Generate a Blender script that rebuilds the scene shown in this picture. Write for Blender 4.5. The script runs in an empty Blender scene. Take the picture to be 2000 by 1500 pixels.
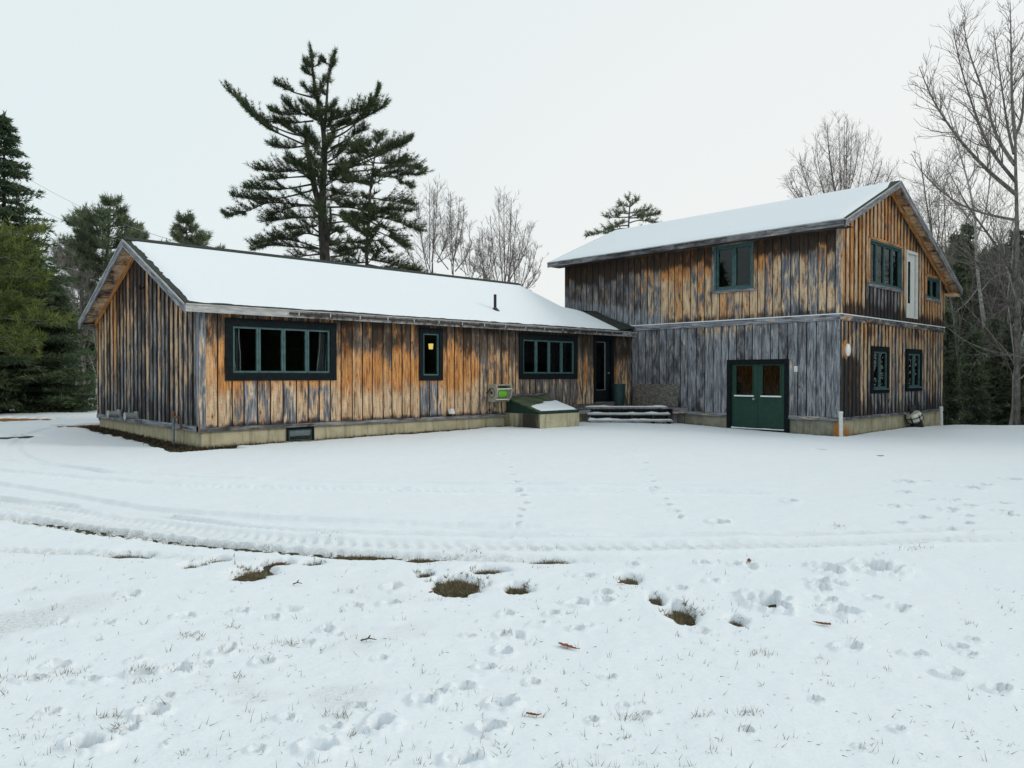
import bpy, math, random
import numpy as np
from mathutils import Vector, Matrix
rng = np.random.default_rng(7); random.seed(7)
SC = bpy.context.scene; COL = SC.collection
# ------------------------------------------------------------------ camera and survey helpers
F, YAW, PIT, CZ = 1474.66, math.radians(46.369), math.radians(-0.659), 1.6
FW = np.array([math.cos(YAW)*math.cos(PIT), math.sin(YAW)*math.cos(PIT), math.sin(PIT)])
RT = np.array([math.sin(YAW), -math.cos(YAW), 0.0]); UP = np.cross(RT, FW)
CAM = np.array([0, 0, CZ])
def ray(px, py): return FW + RT*((px-1000)/F) - UP*((py-750)/F)
def on(px, py, X=None, Y=None, Z=None):
    r = ray(px, py)
    t = (X/r[0]) if X is not None else (Y/r[1]) if Y is not None else ((Z-CZ)/r[2])
    return CAM + r*t
def at(px, py, d): return CAM + ray(px, py)*d
cam = bpy.data.cameras.new('camera'); co = bpy.data.objects.new('camera', cam); COL.objects.link(co)
cam.sensor_width = 36; cam.lens = F/2000*36; cam.clip_end = 3000; cam.clip_start = .05
co.location = CAM; co.rotation_euler = Vector(FW).to_track_quat('-Z', 'Y').to_euler(); SC.camera = co

# ------------------------------------------------------------------ numpy noise
def hash2(ix, iy, s):
    h = (ix.astype(np.int64)*374761393 + iy.astype(np.int64)*668265263 + s*974634777) & 0x7fffffff
    h = ((h ^ (h >> 13))*1274126177) & 0x7fffffff
    h = h ^ (h >> 16)
    return (h & 0xffff)/65535.0
def vnoise(x, y, s=0):
    x = np.asarray(x, float); y = np.asarray(y, float)
    ix = np.floor(x); iy = np.floor(y); fx = x-ix; fy = y-iy
    fx = fx*fx*(3-2*fx); fy = fy*fy*(3-2*fy)
    a = hash2(ix, iy, s); b = hash2(ix+1, iy, s); c = hash2(ix, iy+1, s); d = hash2(ix+1, iy+1, s)
    return (a*(1-fx)+b*fx)*(1-fy) + (c*(1-fx)+d*fx)*fy
def fbm(x, y, s=0, o=4):
    v = 0; a = .5; t = 0
    for i in range(o):
        v = v + a*vnoise(x*2**i, y*2**i, s+i); t += a; a *= .5
    return v/t
def sst(a, b, x):
    t = np.clip((x-a)/(b-a), 0, 1); return t*t*(3-2*t)

# ------------------------------------------------------------------ mesh accumulation
class Acc:
    def __init__(s): s.v = []; s.f = []; s.n = 0; s.att = []; s.uv = []
    def add(s, v, f, att=None, uv=None):
        v = np.asarray(v, float).reshape(-1, 3)
        s.v.append(v)
        f = np.asarray(f, np.int64); s.f.append(f + s.n); s.n += len(v)
        s.att.append(np.zeros((len(v), 4)) if att is None else np.asarray(att, float).reshape(-1, 4))
        s.uv.append(v[:, [0, 2]] if uv is None else np.asarray(uv, float).reshape(-1, 2))
    def box(s, p, q):
        x0, y0, z0 = np.minimum(p, q); x1, y1, z1 = np.maximum(p, q)
        v = [(x0,y0,z0),(x1,y0,z0),(x1,y1,z0),(x0,y1,z0),(x0,y0,z1),(x1,y0,z1),(x1,y1,z1),(x0,y1,z1)]
        s.add(v, [(0,3,2,1),(4,5,6,7),(0,1,5,4),(1,2,6,5),(2,3,7,6),(3,0,4,7)])
    def prism(s, poly, vec):
        poly = np.asarray(poly, float); n = len(poly); v = np.vstack([poly, poly+np.asarray(vec, float)])
        s.add(v, [(i, (i+1) % n, n+(i+1) % n, n+i) for i in range(n)])
        o = s.n-2*n
        s.ng(list(range(o, o+n))[::-1]); s.ng(list(range(o+n, o+2*n)))
    def ng(s, idx): s.ngons = getattr(s, 'ngons', []); s.ngons.append(idx)
    def tube(s, pts, rad, k=6, cap=True):
        pts = np.asarray(pts, float); n = len(pts); rad = np.broadcast_to(rad, (n,))
        t = np.gradient(pts, axis=0); t /= np.linalg.norm(t, axis=1)[:, None]+1e-9
        a = np.array([0, 0, 1.0]) if abs(t[0][2]) < .9 else np.array([1.0, 0, 0])
        u = np.cross(t, a); u /= np.linalg.norm(u, axis=1)[:, None]+1e-9
        w = np.cross(t, u)
        an = np.arange(k)/k*2*np.pi
        v = pts[:, None]+(u[:, None]*np.cos(an)[None, :, None]+w[:, None]*np.sin(an)[None, :, None])*rad[:, None, None]
        i = np.arange(n-1)[:, None]*k; j = np.arange(k)[None]; j2 = (j+1) % k
        f = np.stack([i+j, i+j2, i+k+j2, i+k+j], -1).reshape(-1, 4)
        arc = np.concatenate([[0], np.cumsum(np.linalg.norm(np.diff(pts, axis=0), axis=1))])
        uv = np.stack([np.broadcast_to(an/6.28*.5, (n, k)), np.broadcast_to(arc[:, None], (n, k))], -1)
        s.add(v, f, None, uv)
        if cap:
            o = s.n-n*k; s.ng(list(range(o, o+k))); s.ng(list(range(o+(n-1)*k, o+n*k))[::-1])
    def build(s, name, mat, parent=None, smooth=False, cat=None, label=None, group=None, kind=None, loc=None):
        V = np.vstack(s.v); A = np.vstack(s.att); U = np.vstack(s.uv)
        root = np.zeros(3)
        if parent is not None: root = np.array(parent.get('_root', (0, 0, 0)))
        elif loc is not None: root = np.array(loc, float)
        me = bpy.data.meshes.new(name)
        faces = [f for f in s.f if len(f)]
        idx = np.concatenate([f.reshape(-1) for f in faces]+[np.array(g) for g in getattr(s, 'ngons', [])]).astype(np.int32)
        cnt = np.concatenate([np.full(len(f), f.shape[1]) for f in faces]+[np.array([len(g)]) for g in getattr(s, 'ngons', [])]).astype(np.int32)
        me.vertices.add(len(V)); me.vertices.foreach_set('co', (V-root).astype(np.float32).ravel())
        me.loops.add(len(idx)); me.loops.foreach_set('vertex_index', idx)
        me.polygons.add(len(cnt)); me.polygons.foreach_set('loop_start', (np.cumsum(cnt)-cnt).astype(np.int32))
        me.update(calc_edges=True)
        me.polygons.foreach_set('use_smooth', np.full(len(cnt), bool(smooth)))
        ca = me.color_attributes.new('w', 'FLOAT_COLOR', 'POINT'); ca.data.foreach_set('color', A.astype(np.float32).ravel())
        uvl = me.uv_layers.new(name='uv'); uvl.data.foreach_set('uv', U[idx].astype(np.float32).ravel())
        me.validate(); me.materials.append(mat)
        o = bpy.data.objects.new(name, me); COL.objects.link(o)
        if parent is not None: o.parent = parent
        else: o.location = root
        o['_root'] = tuple(float(c) for c in root)
        tag(o, label, cat, group, kind)
        return o
def tag(o, label=None, cat=None, group=None, kind=None):
    if label: o['label'] = label
    if cat: o['category'] = cat
    if group: o['group'] = group
    if kind: o['kind'] = kind
def thing(name, loc, label, cat, group=None):
    o = bpy.data.objects.new(name, None); COL.objects.link(o); o.location = loc; o.empty_display_size = .2
    o['_root'] = tuple(float(c) for c in loc); tag(o, label, cat, group); return o

# ------------------------------------------------------------------ materials
class NT:
    def __init__(s, name):
        s.m = bpy.data.materials.new(name); s.m.use_nodes = True; s.t = s.m.node_tree; s.t.nodes.clear()
        s.out = s.n('ShaderNodeOutputMaterial')
    def n(s, typ, **k):
        x = s.t.nodes.new(typ)
        for a, b in k.items(): setattr(x, a, b)
        return x
    def l(s, a, b): s.t.links.new(a, b)
    def val(s, sock, v):
        if hasattr(v, 'is_output'): s.l(v, sock)
        else: sock.default_value = v
    def math(s, op, a, b=0.0, c=None, clamp=False):
        x = s.n('ShaderNodeMath', operation=op, use_clamp=clamp)
        s.val(x.inputs[0], a); s.val(x.inputs[1], b)
        if c is not None: s.val(x.inputs[2], c)
        return x.outputs[0]
    def mix(s, f, a, b, bt='MIX'):
        x = s.n('ShaderNodeMix', data_type='RGBA', blend_type=bt); s.val(x.inputs[0], f)
        s.val(x.inputs[6], a if hasattr(a, 'is_output') else (*a, 1)); s.val(x.inputs[7], b if hasattr(b, 'is_output') else (*b, 1))
        return x.outputs[2]
    def noise(s, vec, scale, detail=3, rough=.55, dist=0):
        x = s.n('ShaderNodeTexNoise'); s.l(vec, x.inputs['Vector'])
        x.inputs['Scale'].default_value = scale; x.inputs['Detail'].default_value = detail
        x.inputs['Roughness'].default_value = rough; x.inputs['Distortion'].default_value = dist
        return x.outputs[0]
    def mapv(s, vec, sc):
        x = s.n('ShaderNodeMapping'); s.l(vec, x.inputs[0]); x.inputs['Scale'].default_value = sc; return x.outputs[0]
    def step(s, v, a, b):
        x = s.n('ShaderNodeMapRange', interpolation_type='SMOOTHSTEP'); s.val(x.inputs[0], v)
        x.inputs[1].default_value = a; x.inputs[2].default_value = b; return x.outputs[0]
    def obj(s): return s.n('ShaderNodeTexCoord').outputs['Object']
    def uv(s): return s.n('ShaderNodeTexCoord').outputs['UV']
    def attr(s):
        a = s.n('ShaderNodeAttribute', attribute_name='w'); sp = s.n('ShaderNodeSeparateColor'); s.l(a.outputs['Color'], sp.inputs[0])
        return sp.outputs[0], sp.outputs[1], sp.outputs[2], a.outputs['Alpha']
    def bsdf(s, col, rough=.8, bump=None, bs=.3, bd=.01, spec=.3, metal=0):
        b = s.n('ShaderNodeBsdfPrincipled'); s.val(b.inputs['Base Color'], col if hasattr(col, 'is_output') else (*col, 1))
        s.val(b.inputs['Roughness'], rough); b.inputs['Specular IOR Level'].default_value = spec; b.inputs['Metallic'].default_value = metal
        if bump is not None:
            x = s.n('ShaderNodeBump'); x.inputs['Strength'].default_value = bs; x.inputs['Distance'].default_value = bd
            s.l(bump, x.inputs['Height']); s.l(x.outputs[0], b.inputs['Normal'])
        s.l(b.outputs[0], s.out.inputs[0]); return s.m
def wood_mat():
    t = NT('weathered_boards'); uv = t.uv(); warm, dark, hue, tint = t.attr()
    fine = t.noise(t.mapv(uv, (70, 2.2, 1)), 1, 4, .6, .3)
    grain = t.noise(t.mapv(uv, (22, 1.1, 1)), 1, 4, .65, .6)
    blot = t.noise(t.mapv(uv, (7, 1.6, 1)), 1, 5, .62, .4)
    saw = t.noise(t.mapv(uv, (9, 40, 1)), 1, 2, .5)
    b2 = t.noise(t.mapv(uv, (3.6, 1.1, 1)), 1.3, 5, .65, .5)
    g0 = t.math('SUBTRACT', blot, .5); gr = t.math('SUBTRACT', grain, .5); fi = t.math('SUBTRACT', fine, .5)
    wv = t.math('ADD', warm, t.math('MULTIPLY', g0, 2.1)); wv = t.math('ADD', wv, t.math('MULTIPLY', gr, .9))
    wm = t.step(wv, .34, .66)
    dv = t.math('ADD', dark, t.math('MULTIPLY', t.math('SUBTRACT', b2, .5), 1.7)); dv = t.math('ADD', dv, t.math('MULTIPLY', gr, 1.0)); dv = t.math('ADD', dv, t.math('MULTIPLY', fi, .5))
    dm = t.math('MULTIPLY', t.step(dv, .3, .85), .94)
    gs = t.step(t.math('ADD', t.math('MULTIPLY', t.math('ADD', grain, blot), .5), t.math('MULTIPLY', fi, .6)), .34, .66)
    grey = t.mix(gs, (.068, .076, .092), (.39, .412, .455))
    brown = t.mix(gs, (.06, .045, .035), (.24, .19, .15))
    grey = t.mix(tint, grey, brown)
    pale = t.mix(gs, (.36, .25, .15), (.76, .56, .37))
    oran = t.mix(gs, (.33, .115, .03), (.72, .37, .135))
    hv = t.step(t.math('ADD', hue, t.math('MULTIPLY', t.math('SUBTRACT', b2, .5), 1.2)), .2, .8)
    wc = t.mix(hv, pale, oran)
    wc = t.mix(t.math('MULTIPLY', t.step(saw, .45, .75), .3), wc, (.2, .09, .035))
    c = t.mix(wm, grey, wc)
    c = t.mix(dm, c, t.mix(tint, (.018, .019, .023), (.032, .022, .016)))
    # knots
    vo = t.n('ShaderNodeTexVoronoi'); t.l(t.mapv(uv, (7.5, 2.6, 1)), vo.inputs['Vector']); vo.inputs['Scale'].default_value = 1
    kn = t.math('MULTIPLY', t.step(vo.outputs['Distance'], .17, .07), t.step(blot, .38, .6))
    halo = t.math('MULTIPLY', t.step(vo.outputs['Distance'], .42, .1), t.math('MULTIPLY', wm, .55))
    c = t.mix(halo, c, (.36, .11, .025))
    c = t.mix(t.math('MULTIPLY', kn, .85), c, (.05, .018, .01))
    sp2 = t.noise(t.mapv(uv, (38, 14, 1)), 1, 3, .7)
    c = t.mix(t.math('MULTIPLY', t.step(sp2, .58, .7), .5), c, (.07, .04, .025))
    # dark stains running along the grain of bright boards
    st = t.noise(t.mapv(uv, (16, .7, 1)), 1.7, 3, .6, .5)
    c = t.mix(t.math('MULTIPLY', t.step(st, .54, .68), .75), c, (.05, .035, .028))
    return t.bsdf(c, .85, grain, .5, .006, .2)
def worn_mat():
    t = NT('worn_white_paint'); uv = t.uv(); w, d, h, _ = t.attr(); n = t.noise(t.mapv(uv, (18, 2.5, 1)), 1, 5, .65); n2 = t.noise(t.mapv(uv, (9, 7, 1)), 1, 4, .65)
    c = t.mix(t.step(n, .3, .7), (.27, .275, .275), (.52, .52, .50)); v = t.math('ADD', d, t.math('MULTIPLY', t.math('SUBTRACT', n2, .5), 1.5)); c = t.mix(t.step(v, .25, .7), c, (.07, .06, .055))
    return t.bsdf(c, .85, n, .4, .004, .2)
def simple(name, c0, c1, scale=8, rough=.7, spec=.3, bump=.2, metal=0, bd=.004, sc=(1, 1, 1)):
    t = NT(name); v = t.mapv(t.obj(), sc); n = t.noise(v, scale, 5, .6); n2 = t.noise(v, scale*9, 3, .6)
    m = t.step(t.math('ADD', t.math('MULTIPLY', n, .7), t.math('MULTIPLY', n2, .3)), .35, .65)
    return t.bsdf(t.mix(m, c0, c1), rough, n2, bump, bd, spec, metal)
def snow_mat():
    t = NT('snow'); o = t.obj(); n = t.noise(o, 55, 4, .65); n2 = t.noise(o, 9, 4, .6); n3 = t.noise(o, 240, 2, .6)
    h = t.math('ADD', t.math('MULTIPLY', n2, 1.4), t.math('ADD', t.math('MULTIPLY', n, .6), t.math('MULTIPLY', n3, .25)))
    warm, dark, hue, _ = t.attr()
    c = t.mix(t.step(n, .3, .7), (.755, .80, .845), (.80, .84, .875))
    sp = t.noise(o, 34, 2, .5)
    speck = t.math('MULTIPLY', t.step(sp, .72, .76), .3)
    c = t.mix(speck, c, (.30, .27, .22))
    c = t.mix(t.math('MULTIPLY', dark, t.step(n, .35, .62)), c, (.22, .2, .15))
    return t.bsdf(c, .75, h, .35, .012, .25)
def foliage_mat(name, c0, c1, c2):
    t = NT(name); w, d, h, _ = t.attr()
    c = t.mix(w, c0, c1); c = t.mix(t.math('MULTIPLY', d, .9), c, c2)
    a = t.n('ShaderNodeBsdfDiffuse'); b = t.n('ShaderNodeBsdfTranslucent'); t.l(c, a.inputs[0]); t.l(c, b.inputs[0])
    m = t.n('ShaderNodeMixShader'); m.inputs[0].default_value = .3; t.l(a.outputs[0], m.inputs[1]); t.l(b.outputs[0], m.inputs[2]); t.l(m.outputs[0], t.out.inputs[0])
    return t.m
def glass_mat():
    t = NT('window_glass'); fr = t.n('ShaderNodeFresnel'); fr.inputs[0].default_value = 1.5
    tr = t.n('ShaderNodeBsdfTransparent'); tr.inputs[0].default_value = (.86, .9, .9, 1)
    g = t.n('ShaderNodeBsdfGlossy'); g.inputs['Roughness'].default_value = .02; g.inputs[0].default_value = (.45, .48, .48, 1)
    m = t.n('ShaderNodeMixShader'); t.l(fr.outputs[0], m.inputs[0]); t.l(tr.outputs[0], m.inputs[1]); t.l(g.outputs[0], m.inputs[2]); t.l(m.outputs[0], t.out.inputs[0])
    return t.m
def concrete_mat(name, c0, c1, cd):
    t = NT(name); o = t.obj(); n = t.noise(o, 3, 5, .6); n2 = t.noise(o, 40, 3, .6); n3 = t.noise(t.mapv(o, (5, 5, .6)), 1.5, 5, .65)
    w, d, h, _ = t.attr()
    c = t.mix(t.step(n, .3, .7), c0, c1); c = t.mix(t.math('MULTIPLY', t.step(n3, .5, .7), .7), c, cd)
    c = t.mix(t.step(t.math('ADD', d, t.math('MULTIPLY', t.math('SUBTRACT', n3, .5), .8)), .3, .9), c, (.045, .042, .035))
    c = t.mix(t.step(t.math('ADD', w, t.math('MULTIPLY', t.math('SUBTRACT', n, .5), .7)), .25, .8), c, (.5, .2, .045))
    return t.bsdf(c, .9, n2, .4, .006, .2)
M = {}
M['wood'] = wood_mat()
M['snow'] = snow_mat()
M['found'] = concrete_mat('pale_concrete', (.42, .375, .25), (.56, .505, .35), (.22, .195, .13))
M['found_grey'] = concrete_mat('grey_concrete', (.2, .2, .16), (.33, .32, .25), (.08, .08, .065))
M['worn_white'] = worn_mat()
M['trim'] = simple('dark_green_paint', (.007, .010, .012), (.013, .018, .02), 12, .8, .06)
M['sash'] = simple('teal_paint', (.045, .092, .092), (.082, .15, .15), 10, .6, .15)
M['green'] = simple('green_door_paint', (.012, .045, .032), (.018, .06, .043), 6, .5)
M['green_dark'] = simple('bulkhead_green_paint', (.010, .034, .026), (.016, .05, .036), 6, .5)
M['green_worn'] = simple('worn_green_metal', (.03, .055, .042), (.12, .135, .07), 2.2, .6, sc=(1, 1, 1))
M['glass'] = glass_mat()
M['shingle'] = simple('dark_shingle', (.016, .022, .02), (.05, .058, .05), 25, .9, bump=.6)
M['gutter'] = simple('brown_metal', (.03, .021, .02), (.055, .04, .038), 8, .45, metal=0)
M['black'] = simple('black_plastic', (.01, .01, .011), (.022, .022, .024), 12, .4)
M['pipe'] = simple('grey_pipe', (.10, .14, .15), (.2, .25, .27), 14, .5)
M['white'] = simple('white_plastic', (.62, .62, .58), (.75, .75, .72), 8, .4)
M['bright'] = simple('white_globe_glass', (.85, .85, .83), (.9, .9, .88), 8, .25)
M['beige'] = simple('beige_plastic', (.33, .31, .25), (.42, .40, .33), 8, .5)
M['lime'] = simple('lime_hose', (.14, .42, .03), (.2, .54, .05), 14, .4)
M['osb'] = simple('strand_board', (.065, .06, .054), (.22, .205, .185), 9, .9, bump=.4, sc=(1, 1, 2.2))
M['galv'] = simple('galvanised_metal', (.34, .36, .36), (.55, .57, .57), 9, .45, metal=.5)
M['rust'] = simple('rusty_metal', (.12, .05, .025), (.22, .12, .07), 20, .8)
M['barrel'] = simple('dark_green_plastic', (.012, .032, .032), (.02, .05, .05), 5, .45)
M['chrome'] = simple('silver_metal', (.5, .5, .42), (.75, .75, .66), 3, .3, metal=.4)
M['bark_dark'] = simple('dark_bark', (.03, .026, .022), (.10, .09, .08), 9, .95, bump=.6, bd=.02, sc=(1, 1, .3))
M['bark'] = simple('grey_bark', (.075, .07, .063), (.23, .215, .195), 8, .95, bump=.4, bd=.02, sc=(1, 1, .4))
M['bark_pale'] = simple('pale_bark', (.22, .21, .19), (.5, .49, .45), 7, .9, bump=.3, bd=.02, sc=(1, 1, 1.6))
M['twig'] = simple('brown_twig', (.11, .096, .088), (.25, .22, .20), 4, .9)
M['pine'] = foliage_mat('pine_needles', (.045, .066, .044), (.13, .16, .075), (.03, .04, .028))
M['pine_yel'] = foliage_mat('yellow_green_pine_needles', (.06, .09, .034), (.24, .28, .085), (.03, .046, .02))
M['spruce'] = foliage_mat('spruce_needles', (.06, .09, .062), (.16, .21, .105), (.04, .055, .04))
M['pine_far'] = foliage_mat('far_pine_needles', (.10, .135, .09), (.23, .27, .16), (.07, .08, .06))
M['leaf'] = simple('dry_oak_leaf', (.16, .05, .022), (.30, .12, .055), 30, .8)
M['cloth'] = simple('grey_curtain', (.1, .11, .11), (.16, .17, .17), 6, .9)
M['cloth_edge'] = simple('pale_curtain_edge', (.6, .6, .56), (.7, .7, .66), 6, .9)
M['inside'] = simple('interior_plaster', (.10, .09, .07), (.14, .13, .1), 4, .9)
M['stalk'] = simple('dry_grass_stalk', (.12, .10, .06), (.24, .20, .12), 15, .9)
M['litter'] = simple('bark_litter', (.04, .03, .018), (.10, .075, .045), 30, .9)
tm = NT('lamp_glow'); em = tm.n('ShaderNodeEmission'); em.inputs[0].default_value = (1, .72, .16, 1); em.inputs[1].default_value = 1.2; tm.l(em.outputs[0], tm.out.inputs[0]); M['glow'] = tm.m
def ground_mat():
    t = NT('lawn_soil'); o = t.obj(); n = t.noise(o, 30, 4, .7); n2 = t.noise(o, 140, 3, .7); n3 = t.noise(o, 2.5, 3); w, d, h, _ = t.attr()
    c = t.mix(t.step(n2, .35, .65), (.02, .022, .012), (.105, .098, .052)); c = t.mix(t.math('MULTIPLY', t.step(n, .5, .7), .6), c, (.05, .06, .018))
    fl = t.noise(o, 75, 3, .6); c = t.mix(t.math('MULTIPLY', t.step(fl, .60, .66), .85), c, (.62, .65, .67))
    c = t.mix(w, c, t.mix(t.step(n, .35, .65), (.26, .11, .035), (.42, .22, .08)))
    c = t.mix(t.math('MULTIPLY', d, t.step(n, .3, .6)), c, (.03, .025, .014))
    return t.bsdf(c, .95, n2, .8, .03, .1)
M['ground'] = ground_mat()

# ------------------------------------------------------------------ key dimensions (metres, fitted)
X0, YF, YB = 6.361, 16.4, 23.889
XG, YG, XR, YK = 21.433, 9.087, 30.33, 19.501
ZS, ZFB = .38, 2.94           # wing sill bottom, fascia bottom
ZBELT, ZGS, ZGF = 3.33, .31, 5.695
RY, RZ, EY, EZ = (YF+YB)/2, 4.97, YF-.235, 3.135      # wing ridge / eave
RK = (RZ-EZ)/(RY-EY); RX0 = X0-.4
GRX, GRZ, GEX, GEZ = 24.87, 7.64, XG-.58, 5.89
GY0, GY1 = YG-.395, YK+.395
GK = (GRZ-GEZ)/(GRX-GEX); GX1 = 31.05; GZ1 = 4.74; GK2 = (GRZ-GZ1)/(GX1-GRX)
def wing_top(y): return np.where(y < RY, EZ+(y-EY)*RK, RZ-(y-RY)*RK)-.12
def barn_top(x): return np.where(x < GRX, GEZ+(x-GEX)*GK, GRZ-(x-GRX)*GK2)-.14

# ------------------------------------------------------------------ ground and snow
CP = np.array([(0,0,0),(-6,8,0.0),(6.36,16.4,0.0),(6.36,23.9,.09),(2,25,.1),(-6,24,.08),(21.4,9.1,-.2),(30.3,9.1,-.25),(21.4,12.4,-.2),(15,14.6,.04),(18.5,15.3,.06),(20.4,14.2,.04),(12,7,-.02),(8,3,0),(20,3,-.12),(27,5,-.08),(60,60,0),(-30,40,.1),(60,-10,-.1),(31,4,-.28),(36,8,-.3)])
def gz(x, y):
    x = np.asarray(x, float); y = np.asarray(y, float); W = 0; S = 0
    for a, b, c in CP:
        w = 1/((x-a)**2+(y-b)**2+7)**1.7; W = W+w; S = S+w*c
    z = S/W
    d = x*FW[0]+y*FW[1]; la = (x*RT[0]+y*RT[1])/np.maximum(d, .1)
    z = z + .06*np.exp(-((d-25)/3)**2)*sst(.56, .6, la) - .55*sst(26, 31, d)*sst(.52, .57, la)
    return z
def gxy(px, py):
    p = on(px, py, Z=0.0)
    for _ in range(4): p = on(px, py, Z=float(gz(p[0], p[1]))+.03)
    return p
def gp(px, py): p = gxy(px, py); return p[0], p[1]
TR = []   # wheel tracks: polyline in metres, half width, depth, tread
def track(pts, hw, dep, tread, bare=0.0):
    P = np.array([gp(*q) for q in pts]); s = np.concatenate([[0], np.cumsum(np.linalg.norm(np.diff(P, axis=0), axis=1))])
    n = int(s[-1]/.12)+2; u = np.linspace(0, s[-1], n); Q = np.stack([np.interp(u, s, P[:, i]) for i in (0, 1)], -1)
    for _ in range(30): Q[1:-1] = (Q[:-2]+2*Q[1:-1]+Q[2:])/4
    TR.append((Q, u, hw, dep, tread, bare))
track([(-200,985),(0,1010),(180,1038),(380,1066),(560,1080),(760,1088),(950,1094),(1150,1097),(1400,1098)], .12, .058, 0, 1.0)
track([(-200,955),(0,985),(250,1028),(480,1054),(700,1068),(1000,1073),(1300,1074),(1600,1068),(2050,1052)], .18, .034, 1, .2)
track([(-200,930),(0,952),(250,1000),(480,1018),(700,1030),(900,1036),(1200,1040)], .18, .045, 0, .08)
track([(-150,905),(0,925),(280,948),(600,958),(900,962),(1300,962),(1600,968)], .21, .038, 1, .03)
track([(-100,968),(60,985),(250,1008),(480,1036),(700,1048),(1000,1052),(1400,1051),(1700,1048),(2060,1034)], .06, .034, 0, .15)
track([(-120,895),(60,905),(300,935),(600,946),(1000,948),(1350,950)], .06, .03, 0, .05)
track([(150,826),(60,850),(20,880),(60,905),(200,925),(450,938),(700,944)], .14, .035, 0, 0)
track([(-100,1075),(100,1082),(240,1088),(420,1096),(560,1103),(700,1106)], .09, .052, 0, .8)
PATCH = [(497,1122,33,11),(893,1143,46,15),(1010,1150,25,6.5),(955,1115,32,4),(1330,1203,27,13),(1280,1172,12,7),(1228,1133,17,6),(1435,1217,14,5),(378,1107,20,4),(830,1122,15,3),(250,1086,40,3.5),(430,1096,18,3),(545,1100,26,2.5),(612,1101,20,2.5),(820,1092,28,3),(700,1086,60,3),(1075,1096,40,2.5)]
PITS = [(300,1405,26,9),(750,1432,26,12),(630,1478,30,12),(170,1467,34,11),(905,1358,20,7),(830,1383,22,8),(985,1250,14,5),(1010,1252,14,5),(985,1283,14,6),(950,1318,15,6),(348,1322,22,6),(275,1330,22,4),(180,1342,20,4),(60,1340,22,4),(515,1307,17,6),(440,1285,16,6),(360,1217,18,4),(470,1206,14,4),(535,1218,14,4),(570,1200,14,3),(640,1240,13,4),(600,1268,14,4),(770,1153,14,5),(760,1188,14,4),(690,1193,12,3),(1130,1184,16,5),(1185,1180,13,4),(1185,1165,12,4),(1080,1205,12,4),(990,1205,13,4),(1050,1225,12,4),(1465,1115,12,4),(1440,1112,12,4),(1720,1118,34,9),(1650,1205,26,8),(1660,1277,22,6),(1530,1200,12,5),(1500,1185,34,12),(1620,1122,24,7),(1600,1145,14,6),(1860,1328,20,6),(1955,1360,20,6),(1790,1290,18,5),(1405,1025,16,3),(1545,985,10,3),(1620,1180,14,4),(1390,1143,12,4),(1330,1158,12,3),(1150,1130,16,3),(960,1440,26,7),(985,1390,24,7),(700,1395,14,4),(910,1500,30,8),(1710,1175,12,4),(1760,1195,16,4),(560,1420,16,4),(240,1440,14,4),(110,1310,16,4),(100,1400,14,4),(210,1230,14,3),(255,1172,16,3),(1370,1243,12,3),(1640,1150,14,5),(1240,1110,10,3),(1375,1108,9,3)]
for i in range(13): t = i/12; PITS.append((975+45*math.sin(t*2.8)+rng.normal(0, 4), 890+165*t, 6+2*t, 1.5+2*t))
for i in range(12): t = i/11; PITS.append((1240+85*t+rng.normal(0, 4), 885+130*t, 5+3*t, 1.5+1.6*t))
for i in range(26): PITS.append((1700+rng.uniform(0, 300), 940+rng.uniform(0, 130), rng.uniform(6, 13), rng.uniform(1.5, 3)))
for i in range(34):
    y = 1130+370*rng.random()**.8; PITS.append((rng.uniform(0, 2000), y, rng.uniform(6, 14), rng.uniform(2, 5)))
def ellipse(e):
    px, py, rx, ry = e; c = np.array(gp(px, py)); r = np.array(gp(px+rx, py))-c; a = np.array(gp(px, py-ry))-c; b = np.array(gp(px, py+ry))-c
    f = np.array([FW[0], FW[1]]); rd = abs((a-b)@f)/2
    return c, np.linalg.norm(r), max(rd, .02)
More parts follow.
